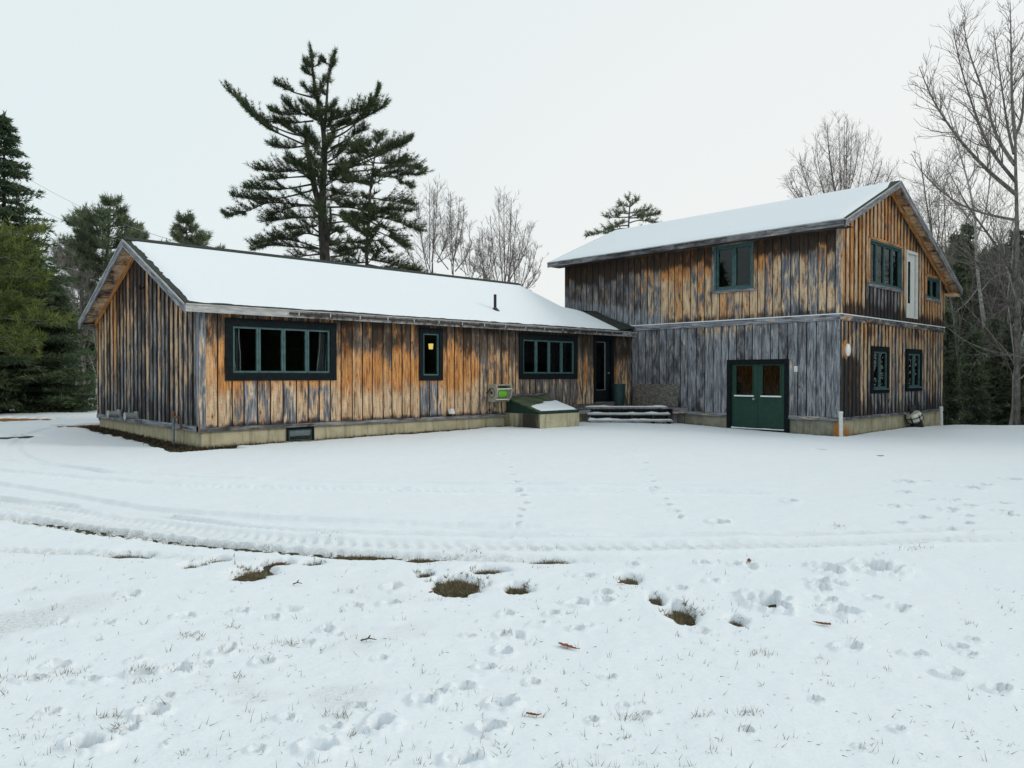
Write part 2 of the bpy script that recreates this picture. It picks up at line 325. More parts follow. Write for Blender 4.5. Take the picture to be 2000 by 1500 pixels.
def snow_depth(x, y):
    f2 = FW[:2]/np.linalg.norm(FW[:2]); r2 = RT[:2]
    d = x*f2[0]+y*f2[1]; la = x*r2[0]+y*r2[1]
    th = .06 + .05*(fbm(x*.55, y*.55, 3, 3)-.5) + .018*(fbm(x*3.1, y*3.1, 11, 3)-.5) + .010*(fbm(x*11, y*11, 21, 3)-.5)
    bare = np.zeros_like(x)
    near = np.where((d < 40) & (d > 1.5) & (np.abs(la) < d*.9+2))[0]
    X = x[near]; Y = y[near]; T = th[near].copy(); B = np.zeros(len(X)); D = d[near]
    wob = fbm(X*5, Y*5, 31, 3)-.5; lump = fbm(X*24, Y*24, 41, 3)-.5; wob2 = fbm(X*15, Y*15, 43, 3)-.5
    for Q, u, hw, dep, tread, br in TR:
        best = np.full(len(X), 1e9); bi = np.zeros(len(X), int)
        for k in range(len(Q)):
            q = (X-Q[k, 0])**2+(Y-Q[k, 1])**2; m = q < best; best[m] = q[m]; bi[m] = k
        sel = best < (hw*3+.3)**2
        tg = np.gradient(Q, axis=0); tg /= np.linalg.norm(tg, axis=1)[:, None]
        dx = X-Q[bi, 0]; dy = Y-Q[bi, 1]; sd = dx*(-tg[bi, 1])+dy*tg[bi, 0]; al = u[bi]+dx*tg[bi, 0]+dy*tg[bi, 1]
        r = np.abs(sd)/hw + wob*.35
        fade = sst(0, 1.2, al)*sst(0, 1.2 if br < .5 else 4.5, u[-1]-al)
        broken = .45+.75*fbm(al*.45, sd*0+hw*31, 57, 3) if br < .9 else .1+1.5*fbm(al*1.3, sd*2, 57, 4)*sst(0, 1.5, u[-1]-al)
        pr = -dep*sst(1.12, .82, r)*broken + (.42*dep*np.exp(-((r-1.28)/.22)**2) if br < .5 else -.018*np.exp(-(r/2.2)**2))
        if tread:
            pr = pr + .011*(.4+1.2*fbm(al*.8, sd*0, 59, 2))*sst(1.0, .75, r)*np.clip(1.6*np.sin(al*2*np.pi/.13+np.abs(sd)*26+wob2*2.5), -1, .8)
        T = T + np.where(sel, pr*fade*(1+(2.2*lump+1.6*wob2 if br > .5 else 0)), 0)
        if br < .5: T = np.where(sel & (r < 1.4), np.maximum(T, .012+.004*lump), T)
        B = np.maximum(B, np.where(sel, min(br*1.1, .95)*sst(1.3, .5, r)*fade*np.minimum(broken, 1.1), 0))
    f = f2; rr = r2
    for e in PATCH:
        c, ra, rd = ellipse(e); rd += .035; c = c-f*.03; dx = X-c[0]; dy = Y-c[1]
        q = np.sqrt(((dx*rr[0]+dy*rr[1])/ra)**2+((dx*f[0]+dy*f[1])/rd)**2)+wob*.45+wob2*.7+lump*.5
        T = np.where(q < 1.9, T-(T+.03)*sst(1.3, .8, q)-.012*sst(1.9, 1.1, q), T)
    for e in PITS:
        c, ra, rd = ellipse(e); dx = X-c[0]; dy = Y-c[1]; ra *= 1.0; rd = min(rd*1.15, ra*1.6)
        q = np.sqrt(((dx*rr[0]+dy*rr[1])/ra)**2+((dx*f[0]+dy*f[1])/rd)**2)
        m = q < 2.2
        if not m.any(): continue
        dep = min(.085, .024+ra*.6)
        qq = q[m]+wob2[m]*1.3+lump[m]*.5
        sk = 1+.45*((dx[m]*f[0]+dy[m]*f[1])/rd)
        T[m] += -dep*sk*sst(1.05, .6, qq)+dep*.35*np.exp(-((qq-1.35)/.28)**2)+lump[m]*.05*sst(1.6, .6, qq)
        B[m] = np.maximum(B[m], (.75 if (e[0]*7+e[1]*3) % 5 < 2.2 else .15)*sst(.75, .3, qq)*sst(-.2, .5, (dx[m]*f[0]+dy[m]*f[1])/rd))
    # drip line round the wing, edge of the barn
    b1 = (YF-Y); w1 = (.34-.018*(X-X0)+.25*wob)
    k = (X > X0-.3) & (X < 15.4) & (Y < YF+.6)
    T = np.where(k, T-.16*sst(w1+.12, w1-.08, b1), T)
    b2 = (X0-X); w2 = .5+.45*wob+.25*np.exp(-((Y-YF+.2)/1.2)**2)+.3*sst(23.2, 24.8, Y)
    k = (Y > YF-.9) & (Y < YB+1.6) & (X < X0+.6)
    T = np.where(k, T-.2*sst(w2+.15, w2-.1, b2), T)
    b3 = (YG-Y); k = (X > XG-.4) & (X < XR+.3) & (Y < YG+.6); w3 = .12+.2*wob
    T = np.where(k, T-.12*sst(w3+.1, w3-.05, b3), T)
    b4 = (XG-X); k = (Y > YG) & (Y < 14.6) & (X < XG+.6); T = np.where(k, T-.1*sst(w3+.05, w3-.05, b4), T)
    # thin grassy patch and needle bed left, grass fringe far left
    for e in [(15, 855, 45, 5), (-45, 820, 140, 4), (1600, 880, 6, 1.5)]:
        c, ra, rd = ellipse(e); dx = X-c[0]; dy = Y-c[1]
        q = np.sqrt(((dx*rr[0]+dy*rr[1])/ra)**2+((dx*f[0]+dy*f[1])/rd)**2)+wob*.8
        T = np.where(q < 1.8, T-.16*sst(1.3, .8, q), T)
    laD = (X*r2[0]+Y*r2[1])/D
    T = T-.3*sst(27, 29, D)*sst(.55, .58, laD)
    # thin windblown foreground at left: dark showing through
    B = np.maximum(B, .4*sst(.57, .72, fbm(X*1.6+3, Y*1.6, 77, 4))*sst(6.2, 4.2, D)*sst(.1, -.5, laD))
    th[near] = T; bare[near] = B
    return th, bare
def sheet(dr, vc, fn):
    f2 = FW[:2]/np.linalg.norm(FW[:2]); r2 = RT[:2]
    D, V = np.meshgrid(dr, vc, indexing='ij'); L = V*np.maximum(D, 3.0)
    x = (D*f2[0]+L*r2[0]).ravel(); y = (D*f2[1]+L*r2[1]).ravel()
    z, att = fn(x, y); nr, nc = D.shape
    i = np.arange(nr-1)[:, None]*nc; j = np.arange(nc-1)[None]
    fc = np.stack([i+j, i+j+1, i+nc+j+1, i+nc+j], -1).reshape(-1, 4)
    a = Acc(); a.add(np.stack([x, y, z], -1), fc, att, np.stack([x, y], -1)); return a
def rows(near0, stepf, end):
    r = [near0]
    while r[-1] < end: r.append(r[-1]+stepf(r[-1]))
    return np.array(r)
def cols(inner, step, outer):
    c = [0]
    while c[-1] < inner: c.append(c[-1]+step)
    while c[-1] < outer: c.append(c[-1]*1.22)
    c = np.array(c); return np.concatenate([-c[:0:-1], c])
back = -np.array([120, 60, 30, 15, 8, 4, 2, 1, 0, -1, -2, -2.4])
dr = np.concatenate([back, rows(2.6, lambda d: min(max(.0011*d*d, .008), .035) if d < 14 else (.07 if d < 27 else .35 if d < 60 else d*.06), 420)])
def fsnow(x, y):
    t, b = snow_depth(x, y); w = np.zeros((len(x), 4)); w[:, 1] = b
    return gz(x, y)+t, w
sheet(dr, cols(.76, .0034, 60), fsnow).build('snow_cover', M['snow'], smooth=True, kind='structure')
def fground(x, y):
    w = np.zeros((len(x), 4)); d = x*FW[0]+y*FW[1]; la = (x*RT[0]+y*RT[1])/np.maximum(d, .1)
    w[:, 0] = sst(-.5, -.56, la)*sst(20, 24, d)*sst(60, 40, d)
    w[:, 1] = np.maximum(np.exp(-((X0-x)/.5)**2)*(y > YF-1)*(y < YB+1), sst(.5, .56, la)*sst(24, 28, d))
    return gz(x, y)+.012*(fbm(x*7, y*7, 5, 3)-.5), w
dg = np.concatenate([back, rows(2.6, lambda d: .12 if d < 14 else (.3 if d < 60 else d*.08), 420)])
sheet(dg, cols(.8, .02, 60), fground).build('ground', M['ground'], smooth=True, kind='structure')
def snow_z(x, y):
    t, _ = snow_depth(np.array([x]), np.array([y])); return float(gz(x, y)+max(t[0], 0))

# ------------------------------------------------------------------ siding
def pl_front(u, z, n): return (u, YF-n, z)
def pl_gable(u, z, n): return (X0-n, u, z)
def pl_bfront(u, z, n): return (XG-n, u, z)
def pl_bright(u, z, n): return (u, YG-n, z)
def pbox(a, pl, u0, u1, z0, z1, n0, n1):
    a.box(np.array(pl(u0, z0, n0)), np.array(pl(u1, z1, n1)))
def siding(a, pl, u0, u1, zb, ztop, holes, bw, gap, dep, weather, seed, base=0.0, dz=.12, side_shade=.7):
    """upright boards with recessed joints between them; holes = (u0,u1,z0,z1)"""
    rr = np.random.default_rng(seed); u = u0; strips = []; k = 0
    while u < u1-1e-6:
        w = bw*rr.uniform(.86, 1.14); e = min(u+w, u1); strips.append((u, e, dep+rr.uniform(-.003, .003), rr.random(6), False)); u = e
        if u < u1-1e-6:
            e = min(u+gap, u1); strips.append((u, e, 0.0, rr.random(6), True)); u = e
    for (s0, s1, n, rn, isgap) in strips:
        cuts = sorted({s0, s1, *[h for H in holes for h in H[:2] if s0+.004 < h < s1-.004]})
        for c0, c1 in zip(cuts[:-1], cuts[1:]):
            mid = (c0+c1)/2; sp = [(zb, float(max(ztop(c0), ztop(c1))))]
            for h in holes:
                if h[0] <= mid <= h[1]:
                    ns = []
                    for p, q in sp:
                        if h[2] > p+.01: ns.append((p, min(q, h[2])))
                        if h[3] < q-.01: ns.append((max(p, h[3]), q))
                        if h[3] <= p or h[2] >= q: ns = ns
                    sp = ns
            for p, q in sp:
                if q-p < .02: continue
                m = max(2, int((q-p)/dz)+1); z = np.linspace(p, q, m)
                zl = np.minimum(z, ztop(c0)); zr = np.minimum(z, ztop(c1))
                W = weather(mid, z, rn, isgap)
                cols_ = []
                for (uu, zz, nn) in ((c0, zl, 0.0 if not isgap else n), (c0, zl, n), (c1, zr, n), (c1, zr, 0.0 if not isgap else n)):
                    cols_.append([pl(uu, zq, base+nn) for zq in zz])
                if isgap: cols_ = cols_[1:3]
                V = np.array(cols_); nc = len(cols_)
                U = {2: [c0, c1], 4: [c0-.025, c0, c1, c1+.025]}[nc]
                uvs = np.stack([np.broadcast_to((np.array(U)+rn[0]*50)[:, None], (nc, m)), np.broadcast_to((z+rn[1]*50)[None], (nc, m))], -1)
                i = np.arange(nc-1)[:, None]*m; j = np.arange(m-1)[None]
                f = np.stack([i+j, i+m+j, i+m+j+1, i+j+1], -1).reshape(-1, 4)
                WW = np.broadcast_to(W[None], (nc, m, 4)).copy()
                if nc == 4: WW[0, :, 1] += side_shade; WW[3, :, 1] += side_shade  # shade on the board sides, painted in as a darker colour
                a.add(V.reshape(-1, 3), f, WW.reshape(-1, 4), uvs.reshape(-1, 2))
def pack(warm, dark, hue, tint):
    n = max(np.size(v) for v in (warm, dark, hue, tint)); return np.stack([np.broadcast_to(np.asarray(v, float), (n,)) for v in (warm, dark, hue, tint)], -1)
W1 = [on(438, 619, Y=YF)[0], on(655, 633, Y=YF)[0], 1.482, 2.867]
W2 = [on(817, 641, Y=YF)[0], on(863, 645, Y=YF)[0], on(840, 743, Y=YF)[2], on(840, 642, Y=YF)[2]]
W3 = [15.893, 18.546, 1.482, 2.867]
DR = [on(1159, 700, Y=YF)[0], on(1198, 700, Y=YF)[0], on(1178, 786, Y=YF)[2], 2.93]
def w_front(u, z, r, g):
    right = sst(14.0, 16.2, u+r[2]*1.2)  # greyer boards, with the tall building's shade painted in towards this end
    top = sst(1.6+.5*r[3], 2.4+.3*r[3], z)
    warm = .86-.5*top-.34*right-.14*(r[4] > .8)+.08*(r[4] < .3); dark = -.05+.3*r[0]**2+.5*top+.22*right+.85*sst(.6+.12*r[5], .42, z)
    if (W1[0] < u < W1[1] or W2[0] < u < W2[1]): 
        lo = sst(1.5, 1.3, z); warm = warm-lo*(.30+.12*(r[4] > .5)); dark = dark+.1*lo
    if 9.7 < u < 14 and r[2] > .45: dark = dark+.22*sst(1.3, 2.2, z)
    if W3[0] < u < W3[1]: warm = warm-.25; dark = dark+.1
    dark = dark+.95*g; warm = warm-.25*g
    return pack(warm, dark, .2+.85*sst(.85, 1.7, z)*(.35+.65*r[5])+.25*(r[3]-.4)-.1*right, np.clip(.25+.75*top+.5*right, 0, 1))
def w_gable(u, z, r, g):
    tan = r[2] > .45
    warm = (.56 if tan else .3)+.12*(r[3]-.5)+.3*sst(1.5, 3, z)*sst(19.5, 23, u)-.3*sst(1.6, .5, z)
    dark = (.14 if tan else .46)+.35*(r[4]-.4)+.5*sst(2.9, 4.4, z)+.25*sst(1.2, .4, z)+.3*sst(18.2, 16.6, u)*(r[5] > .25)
    return pack(warm-.2*g, dark+.75*g, .05+.75*sst(20.2, 22.8, u)*r[5]+.4*sst(2, 3.6, z), .3+.3*sst(2, 4, z))
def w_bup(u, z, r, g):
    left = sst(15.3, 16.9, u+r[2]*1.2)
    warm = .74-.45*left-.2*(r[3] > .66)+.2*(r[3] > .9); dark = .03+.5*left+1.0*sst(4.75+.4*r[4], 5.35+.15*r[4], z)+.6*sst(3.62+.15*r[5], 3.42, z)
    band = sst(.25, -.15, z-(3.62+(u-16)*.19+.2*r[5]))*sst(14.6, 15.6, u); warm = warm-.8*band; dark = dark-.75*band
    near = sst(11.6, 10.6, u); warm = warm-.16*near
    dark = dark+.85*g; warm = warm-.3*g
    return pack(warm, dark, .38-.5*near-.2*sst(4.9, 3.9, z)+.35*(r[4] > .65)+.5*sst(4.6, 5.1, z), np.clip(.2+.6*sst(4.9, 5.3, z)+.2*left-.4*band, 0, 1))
def w_blow(u, z, r, g):
    warm = .08+.34*sst(2.4, 3.1, z)*sst(14.6, 13.4, u)*sst(10.4, 11.2, u)+.1*(r[2] > .8); dark = .30+.5*(r[3]-.5)+.35*sst(.9, .35, z)*r[4]+.08*sst(13, 15.5, u)
    return pack(warm, dark+.7*g, .05, .05)
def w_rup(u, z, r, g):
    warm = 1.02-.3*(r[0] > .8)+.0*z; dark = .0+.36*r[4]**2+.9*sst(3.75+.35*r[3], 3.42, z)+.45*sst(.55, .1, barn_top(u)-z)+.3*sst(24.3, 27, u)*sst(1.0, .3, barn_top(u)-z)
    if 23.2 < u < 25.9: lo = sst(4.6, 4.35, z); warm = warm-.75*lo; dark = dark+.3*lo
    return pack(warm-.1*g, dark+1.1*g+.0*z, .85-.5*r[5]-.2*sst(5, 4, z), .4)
def w_rlow(u, z, r, g):
    warm = .76+.2*(r[3]-.5)-.3*sst(1.6, .5, z)-.3*(r[5] > .75); dark = .1+.35*(r[4] > .7)+.6*sst(1.05+.3*r[2], .42, z)
    dark = dark+1.0*sst(22.9, 22.4, u)*sst(2.3, 1.9, z)
    for a_, b_ in ((23.3, 25.0), (26.6, 28.4)):
        if a_ < u < b_: lo = sst(1.6, 1.4, z); warm = warm-.3*lo; dark = dark+.35*sst(2.7, 2.9, z)
    return pack(warm-.2*g, dark+1.1*g, .25+.3*sst(2.2, 3.2, z), .2)

# ------------------------------------------------------------------ window and trim builders
def frame_ring(a, pl, u0, u1, z0, z1, w, n0, n1, wb=None, wt=None):
    wb = w if wb is None else wb; wt = w if wt is None else wt
    pbox(a, pl, u0, u1, z1-wt, z1, n0, n1); pbox(a, pl, u0, u1, z0, z0+wb, n0, n1)
    pbox(a, pl, u0, u0+w, z0+wb, z1-wt, n0, n1); pbox(a, pl, u1-w, u1, z0+wb, z1-wt, n0, n1)
def window(parent, pl, u0, u1, z0, z1, n, cas, sw, mcas, msash, proud=.055, label=None, name='window'):
    a = Acc(); frame_ring(a, pl, u0, u1, z0, z1, cas, -.02, proud); w = a.build(name, mcas, parent, label=label)
    i0, i1, j0, j1 = u0+cas, u1-cas, z0+cas, z1-cas; pw = (i1-i0)/n
    for k in range(n):
        p, q = i0+k*pw+.004, i0+(k+1)*pw-.004
        b = Acc(); frame_ring(b, pl, p, q, j0+.003, j1-.003, sw, -.05, min(proud-.02, .03)); b.build('sash', msash, w)
        c = Acc(); pbox(c, pl, p+sw, q-sw, j0+sw, j1-sw, -.02, -.012); c.build('pane', M['glass'], w)
    return w

# ------------------------------------------------------------------ single-storey wing
house = thing('house', (X0, YF, 0), 'low single-storey wing of weathered orange and grey boards under a snowy gable roof', 'house')
holes = [(W1[0]+.03, W1[1]-.03, W1[2]+.03, W1[3]-.03), (W2[0]+.03, W2[1]-.03, W2[2]+.03, W2[3]-.03), (W3[0]+.03, W3[1]-.03, W3[2]+.03, W3[3]-.03), (DR[0]+.03, DR[1]-.03, DR[2]-.3, DR[3]+.1)]
a = Acc(); siding(a, pl_front, X0+.11, XG, ZS+.09, lambda u: 2.99+0*u, holes, .27, .034, .026, w_front, 3)
a.build('front_siding', M['wood'], house)
a = Acc(); siding(a, pl_gable, YF+.1, YB, ZS+.09, wing_top, [], .145, .135, .034, w_gable, 5)
a.build('gable_siding', M['wood'], house)
def plain(a, pl, u0, u1, z0, z1, att, nu=1): 
    V = [pl(u0, z0, 0), pl(u1, z0, 0), pl(u1, z1, 0), pl(u0, z1, 0)]
    a.add(V, [(0, 1, 2, 3)], np.tile(att, (4, 1)), [(u0, z0), (u1, z0), (u1, z1), (u0, z1)])
a = Acc(); plain(a, lambda u, z, n: (u, YB, z), X0, XG+.2, .3, 2.99, (.3, .4, .3, .3)); plain(a, lambda u, z, n: (XG+.25, u, z), YK+.01, YB, .3, 3.0, (.2, .4, .3, .3)); a.build('rear_siding', M['wood'], house)
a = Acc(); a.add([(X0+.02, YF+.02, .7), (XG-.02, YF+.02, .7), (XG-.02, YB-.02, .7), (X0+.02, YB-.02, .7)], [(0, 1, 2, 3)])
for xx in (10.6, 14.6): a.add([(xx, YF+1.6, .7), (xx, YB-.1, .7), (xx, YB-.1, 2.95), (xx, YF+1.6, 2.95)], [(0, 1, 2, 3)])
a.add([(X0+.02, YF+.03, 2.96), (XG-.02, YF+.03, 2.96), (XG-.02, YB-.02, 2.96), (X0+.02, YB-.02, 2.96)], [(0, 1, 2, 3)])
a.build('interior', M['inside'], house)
def woodstrip(a, p0, p1, up, thick, att, seg=.25):
    """a board from p0 to p1 with height vector up and thickness vector thick"""
    p0, p1, up, thick = map(lambda q: np.array(q, float), (p0, p1, up, thick)); L = np.linalg.norm(p1-p0); n = len(att) if np.ndim(att) == 2 else max(2, int(L/seg)+1); h = np.linalg.norm(up)
    t = np.linspace(0, 1, n)[:, None]; b = p0+(p1-p0)*t; ring = np.stack([b, b+up, b+up+thick, b+thick], 1)
    i = np.arange(n-1)[:, None]*4; j = np.arange(4)[None]; j2 = (j+1) % 4
    f = np.stack([i+j, i+j2, i+4+j2, i+4+j], -1).reshape(-1, 4)
    o = rng.random(2)*40
    uv = np.stack([np.broadcast_to(o[0]+np.array([0, h, h+.03, -.03])[None], (n, 4)), np.broadcast_to(o[1]+t*L, (n, 4))], -1)
    att = np.asarray(att, float)
    A = np.broadcast_to(att[:, None] if att.ndim == 2 else att, (n, 4, 4)).copy(); A[:, :, 1] += (.28*(vnoise(t[:, 0]*L*1.3+o[0], t[:, 0]*0)-.5))[:, None]
    k = a.n; a.add(ring.reshape(-1, 3), f, A.reshape(-1, 4), uv.reshape(-1, 2)); a.ng([k, k+3, k+2, k+1]); e = k+4*(n-1); a.ng([e, e+1, e+2, e+3])
a = Acc(); woodstrip(a, (X0-.035, YF-.045, ZS), (XG, YF-.045, ZS), (0, 0, .085), (0, .045, 0), (.1, .42, .2, .35)); woodstrip(a, (X0-.05, YF-.0, ZS), (X0-.05, YB, ZS), (0, 0, .12), (.05, 0, 0), (.05, .12, .2, 0)); a.build('sill_board', M['wood'], house)
a = Acc(); woodstrip(a, (X0-.046, YF-.042, ZS-.01), (X0-.046, YF-.042, 2.96), (.15, 0, 0), (0, .03, 0), (.42, .2, .1, .1)); woodstrip(a, (X0-.05, YF-.012, ZS-.01), (X0-.05, YF-.012, 3.0), (0, .11, 0), (.03, 0, 0), (.1, .45, .1, .1)); a.build('corner_board', M['wood'], house)
def foundation(a, pts, ztop, depth_fn, stain=None):
    pts = np.array(pts, float); 
    for p, q in zip(pts[:-1], pts[1:]):
        L = np.linalg.norm(q-p); n = int(L/.3)+2; nz = 6
        t = np.linspace(0, 1, n); P = p+(q-p)*t[:, None]; z = np.linspace(-.5, ztop, nz)
        gzv = gz(P[:, 0], P[:, 1])
        V = np.stack([np.broadcast_to(P[:, None, 0], (n, nz)), np.broadcast_to(P[:, None, 1], (n, nz)), np.broadcast_to(z[None], (n, nz))], -1)
        A = np.zeros((n, nz, 4)); A[:, :, 1] = .75*sst(.16, .0, z[None]-gzv[:, None])
        if stain: A[:, :, 0], ex = stain(V[..., 0], V[..., 1], V[..., 2]); A[:, :, 1] += ex
        i = np.arange(n-1)[:, None]*nz; j = np.arange(nz-1)[None]
        a.add(V.reshape(-1, 3), np.stack([i+j, i+nz+j, i+nz+j+1, i+j+1], -1).reshape(-1, 4), A.reshape(-1, 4))
        # form-board ridges
        dr_ = (q-p)/L; nrm = np.array([dr_[1], -dr_[0]])
        for s in np.arange(.3, L, .62):
            c = p+dr_*s; w = dr_*.006; a.prism([(c[0]-w[0], c[1]-w[1], -.3), (c[0]+w[0], c[1]+w[1], -.3), (c[0]+w[0], c[1]+w[1], ztop-.01), (c[0]-w[0], c[1]-w[1], ztop-.01)], (nrm[0]*.006, nrm[1]*.006, 0))
BW = [on(560, 850, Y=YF)[0], on(614, 850, Y=YF)[0], on(587, 862, Y=YF)[2]-.03, ZS-.005]
def st_none(x, y, z): return x*0, x*0
a = Acc(); foundation(a, [(X0+.03, YB), (X0+.03, YF+.03), (BW[0]+.02, YF+.03)], ZS, None); foundation(a, [(BW[1]-.02, YF+.03), (XG, YF+.03)], ZS, None)
pbox(a, pl_front, BW[0], BW[1], -.5, BW[2]+.01, -.2, -.03); a.build('foundation', M['found'], house)
# basement window in the foundation
w = window(house, pl_front, BW[0], BW[1], BW[2], BW[3], 1, .055, .03, M['trim'], M['sash'], .0, name='basement_window')
a = Acc(); pbox(a, pl_front, BW[0]+.09, BW[1]-.09, BW[2]+.16, BW[3]-.07, -.035, -.025); a.build('blind', M['white'], w)
a = Acc(); pbox(a, pl_front, BW[0]-.1, BW[1]+.1, BW[2]-.2, BW[3], -.6, -.59); a.build('well_back', M['black'], w)
a = Acc(); pbox(a, pl_front, BW[0]-.12, BW[1]+.55, -.2, .07, .28, .36); pbox(a, pl_front, BW[0]-.12, BW[0]-.04, -.2, .07, 0, .28); a.build('window_well_curb', M['found_grey'], house)
w = window(house, pl_front, *W1, 4, .17, .045, M['trim'], M['sash'], .06)
def ribbon(a, pts, w, pl, n, thick=.006):
    for (u0, z0), (u1, z1) in zip(pts[:-1], pts[1:]):
        a.prism([pl(u0, z0, n), pl(u0+w, z0, n), pl(u1+w, z1, n), pl(u1, z1, n)], np.array(pl(0, 0, n+thick))-np.array(pl(0, 0, n)))
def curtain(parent, pl, left, right, n0, edge=True):
    """folded cloth between two polylines (u,z) running downwards"""
    L = np.array(left); R = np.array(right); k = 25; t = np.linspace(0, 1, k); z = np.linspace(L[0, 1], L[-1, 1], 14)
    lu = np.interp(-z, -L[:, 1], L[:, 0]); ru = np.interp(-z, -R[:, 1], R[:, 0]); V = []
    for i in range(14):
        for q in t: V.append(pl(lu[i]+(ru[i]-lu[i])*q, z[i], n0+.03*math.sin(q*19)))
    i = np.arange(13)[:, None]*k; j = np.arange(k-1)[None]; a = Acc(); a.add(V, np.stack([i+j, i+j+1, i+k+j+1, i+k+j], -1).reshape(-1, 4)); c = a.build('curtain', M['cloth'], parent, smooth=True)
def fpx(x, y): p = on(x, y, Y=YF+.12); return p[0], p[2]
curtain(w, pl_front, [fpx(448, 628), fpx(449, 738)], [fpx(465, 628), fpx(466, 690), fpx(467, 738)], -.13)
curtain(w, pl_front, [fpx(623, 640), fpx(621, 690), fpx(616, 736)], [fpx(648, 640), fpx(646, 736)], -.13)
a = Acc(); ribbon(a, [fpx(464, 631), fpx(464.5, 665), fpx(467, 690), fpx(467, 731)], .018, pl_front, -.085); ribbon(a, [fpx(456, 703), fpx(459, 731)], .014, pl_front, -.085); a.build('curtain_hem', M['cloth_edge'], w)
a = Acc(); ribbon(a, [fpx(623, 640), fpx(622, 680), fpx(616, 731)], .016, pl_front, -.085); ribbon(a, [fpx(636, 656), fpx(635, 690), fpx(633, 731)], .014, pl_front, -.085); a.build('curtain_hem', M['cloth_edge'], w)
w = window(house, pl_front, *W2, 1, .13, .04, M['trim'], M['sash'], .06)
w = window(house, pl_front, *W3, 4, .17, .045, M['trim'], M['sash'], .06)
# lit lamp inside behind the narrow window
c = on(841.5, 676, Y=YF+1.3); lamp = thing('ceiling_lamp', (c[0], c[1], 2.95), 'small lit yellow lamp glowing behind the narrow single window', 'lamp')
a = Acc(); a.tube([(c[0], c[1], c[2]-.09), (c[0], c[1], c[2]+.07)], [.06, .075], 10); a.build('lamp_shade', M['glow'], lamp)
a = Acc(); a.tube([(c[0], c[1], c[2]+.07), (c[0], c[1], 2.95)], .012, 5); a.build('stem', M['black'], lamp)
# entrance door
a = Acc(); frame_ring(a, pl_front, DR[0], DR[1], DR[2], DR[3], .10, -.04, .045, wb=.04); d = a.build('door', M['trim'], house)
a = Acc(); pbox(a, pl_front, DR[0]+.1, DR[1]-.1, DR[2]+.04, DR[3]-.1, -.12, -.07); d2 = a.build('door_leaf', M['trim'], d)
dl, dg_ = DR[0]+.1, DR[1]-.1
a = Acc(); frame_ring(a, pl_front, dl+.02, dg_-.28, DR[2]+.42, DR[3]-.2, .012, -.069, -.045); a.build('storm_frame', M['galv'], d)
a = Acc(); pbox(a, pl_front, dl+.035, dg_-.295, DR[2]+.435, DR[3]-.215, -.068, -.062); a.build('pane', M['glass'], d)
a = Acc(); a.tube([pl_front(dg_-.12, DR[2]+1.0, -.07), pl_front(dg_-.12, DR[2]+1.0, .0)], [.015, .03], 8); a.build('handle', M['galv'], d)
a = Acc(); woodstrip(a, (DR[0]+.05, YF-.32, .58), (DR[0]+.78, YF-.32, .58), (0, 0, .13), (0, .3, 0), (.1, .35, .2, .6)); a.build('door_step', M['wood'], house)

# roof of the wing: front plane outline at its right end read off the picture plane by plane
def onroof(px, py):   # intersection with front slope plane z = EZ + (y-EY)*RK
    r = ray(px, py); t = (EZ-EY*RK-CZ+.0)/(r[2]-RK*r[1]); return CAM+r*t
XE = 19.55
cut = [np.array([XE, RY, RZ]), onroof(1060, 585), onroof(1103, 603), onroof(1142, 612), np.array([XG-.02, 18.0, EZ+(18.0-EY)*RK])]
eav = np.array([XG-.02, EY, EZ])
TH = np.array([0, 0, -.11])
a = Acc(); fr = [np.array([RX0, EY, EZ]), eav, cut[4], cut[3], cut[2], cut[1], cut[0], np.array([RX0, RY, RZ])]; a.prism(fr, TH)
bk = [np.array([RX0, RY, RZ]), cut[0], np.array([XG+.3, 2*RY-EY, EZ]), np.array([RX0, 2*RY-EY, EZ])]; a.prism(bk, TH)
a.prism([cut[0], cut[2]+[0, 0, -.02], cut[4]+[-.01, .02, -.02], np.array([XG-.03, YK+.2, 3.9]), np.array([XG+.2, 2*RY-EY-.02, EZ-.02])], TH)
roof = a.build('roof', M['shingle'], house)
a = Acc(); a.prism([(RX0-.02, RY-.13, RZ-.045), (XE, RY-.13, RZ-.045), (XE, RY, RZ+.03), (RX0-.02, RY, RZ+.03)], (0, 0, .025)); a.prism([(RX0-.02, RY, RZ+.03), (XE, RY, RZ+.03), (XE, RY+.13, RZ-.045), (RX0-.02, RY+.13, RZ-.045)], (0, 0, .025)); a.build('ridge_cap', M['shingle'], roof)
def slope_snow(name, parent, sfun, ns, nt, th, seed, margin):
    """snow blanket: sfun(s,t)->point on roof plane; s eave->ridge, t along"""
    S = np.linspace(0, 1, ns); T_ = np.linspace(0, 1, nt); V = np.zeros((ns, nt, 3))
    for i, s in enumerate(S):
        for j, t in enumerate(T_): V[i, j] = sfun(s, t)
    edge = np.minimum.outer(np.minimum(np.arange(ns), np.arange(ns)[::-1]), np.full(nt, 99)); e2 = np.minimum(np.arange(nt), np.arange(nt)[::-1])
    E_ = np.minimum(edge, e2[None]); H = np.where(E_ == 0, .002, np.where(E_ == 1, th*.75, th)); H = H+np.where(E_ > 1, .012*(fbm(V[..., 0]*1.3+seed, V[..., 1]*1.3, seed, 3)-.5)+.006*(fbm(V[..., 0]*9, V[..., 1]*9, seed, 2)-.5), 0)
    V[..., 2] += H
    i = np.arange(ns-1)[:, None]*nt; j = np.arange(nt-1)[None]; a = Acc(); a.add(V.reshape(-1, 3), np.stack([i+j, i+j+1, i+nt+j+1, i+nt+j], -1).reshape(-1, 4)); return a.build(name, M['snow'], parent, smooth=True)
cy = np.array([EY, onroof(1212, 645)[1], onroof(1142, 611)[1], onroof(1125, 606)[1], onroof(1103, 602)[1], RY]); 
o1 = onroof(1212, 645)
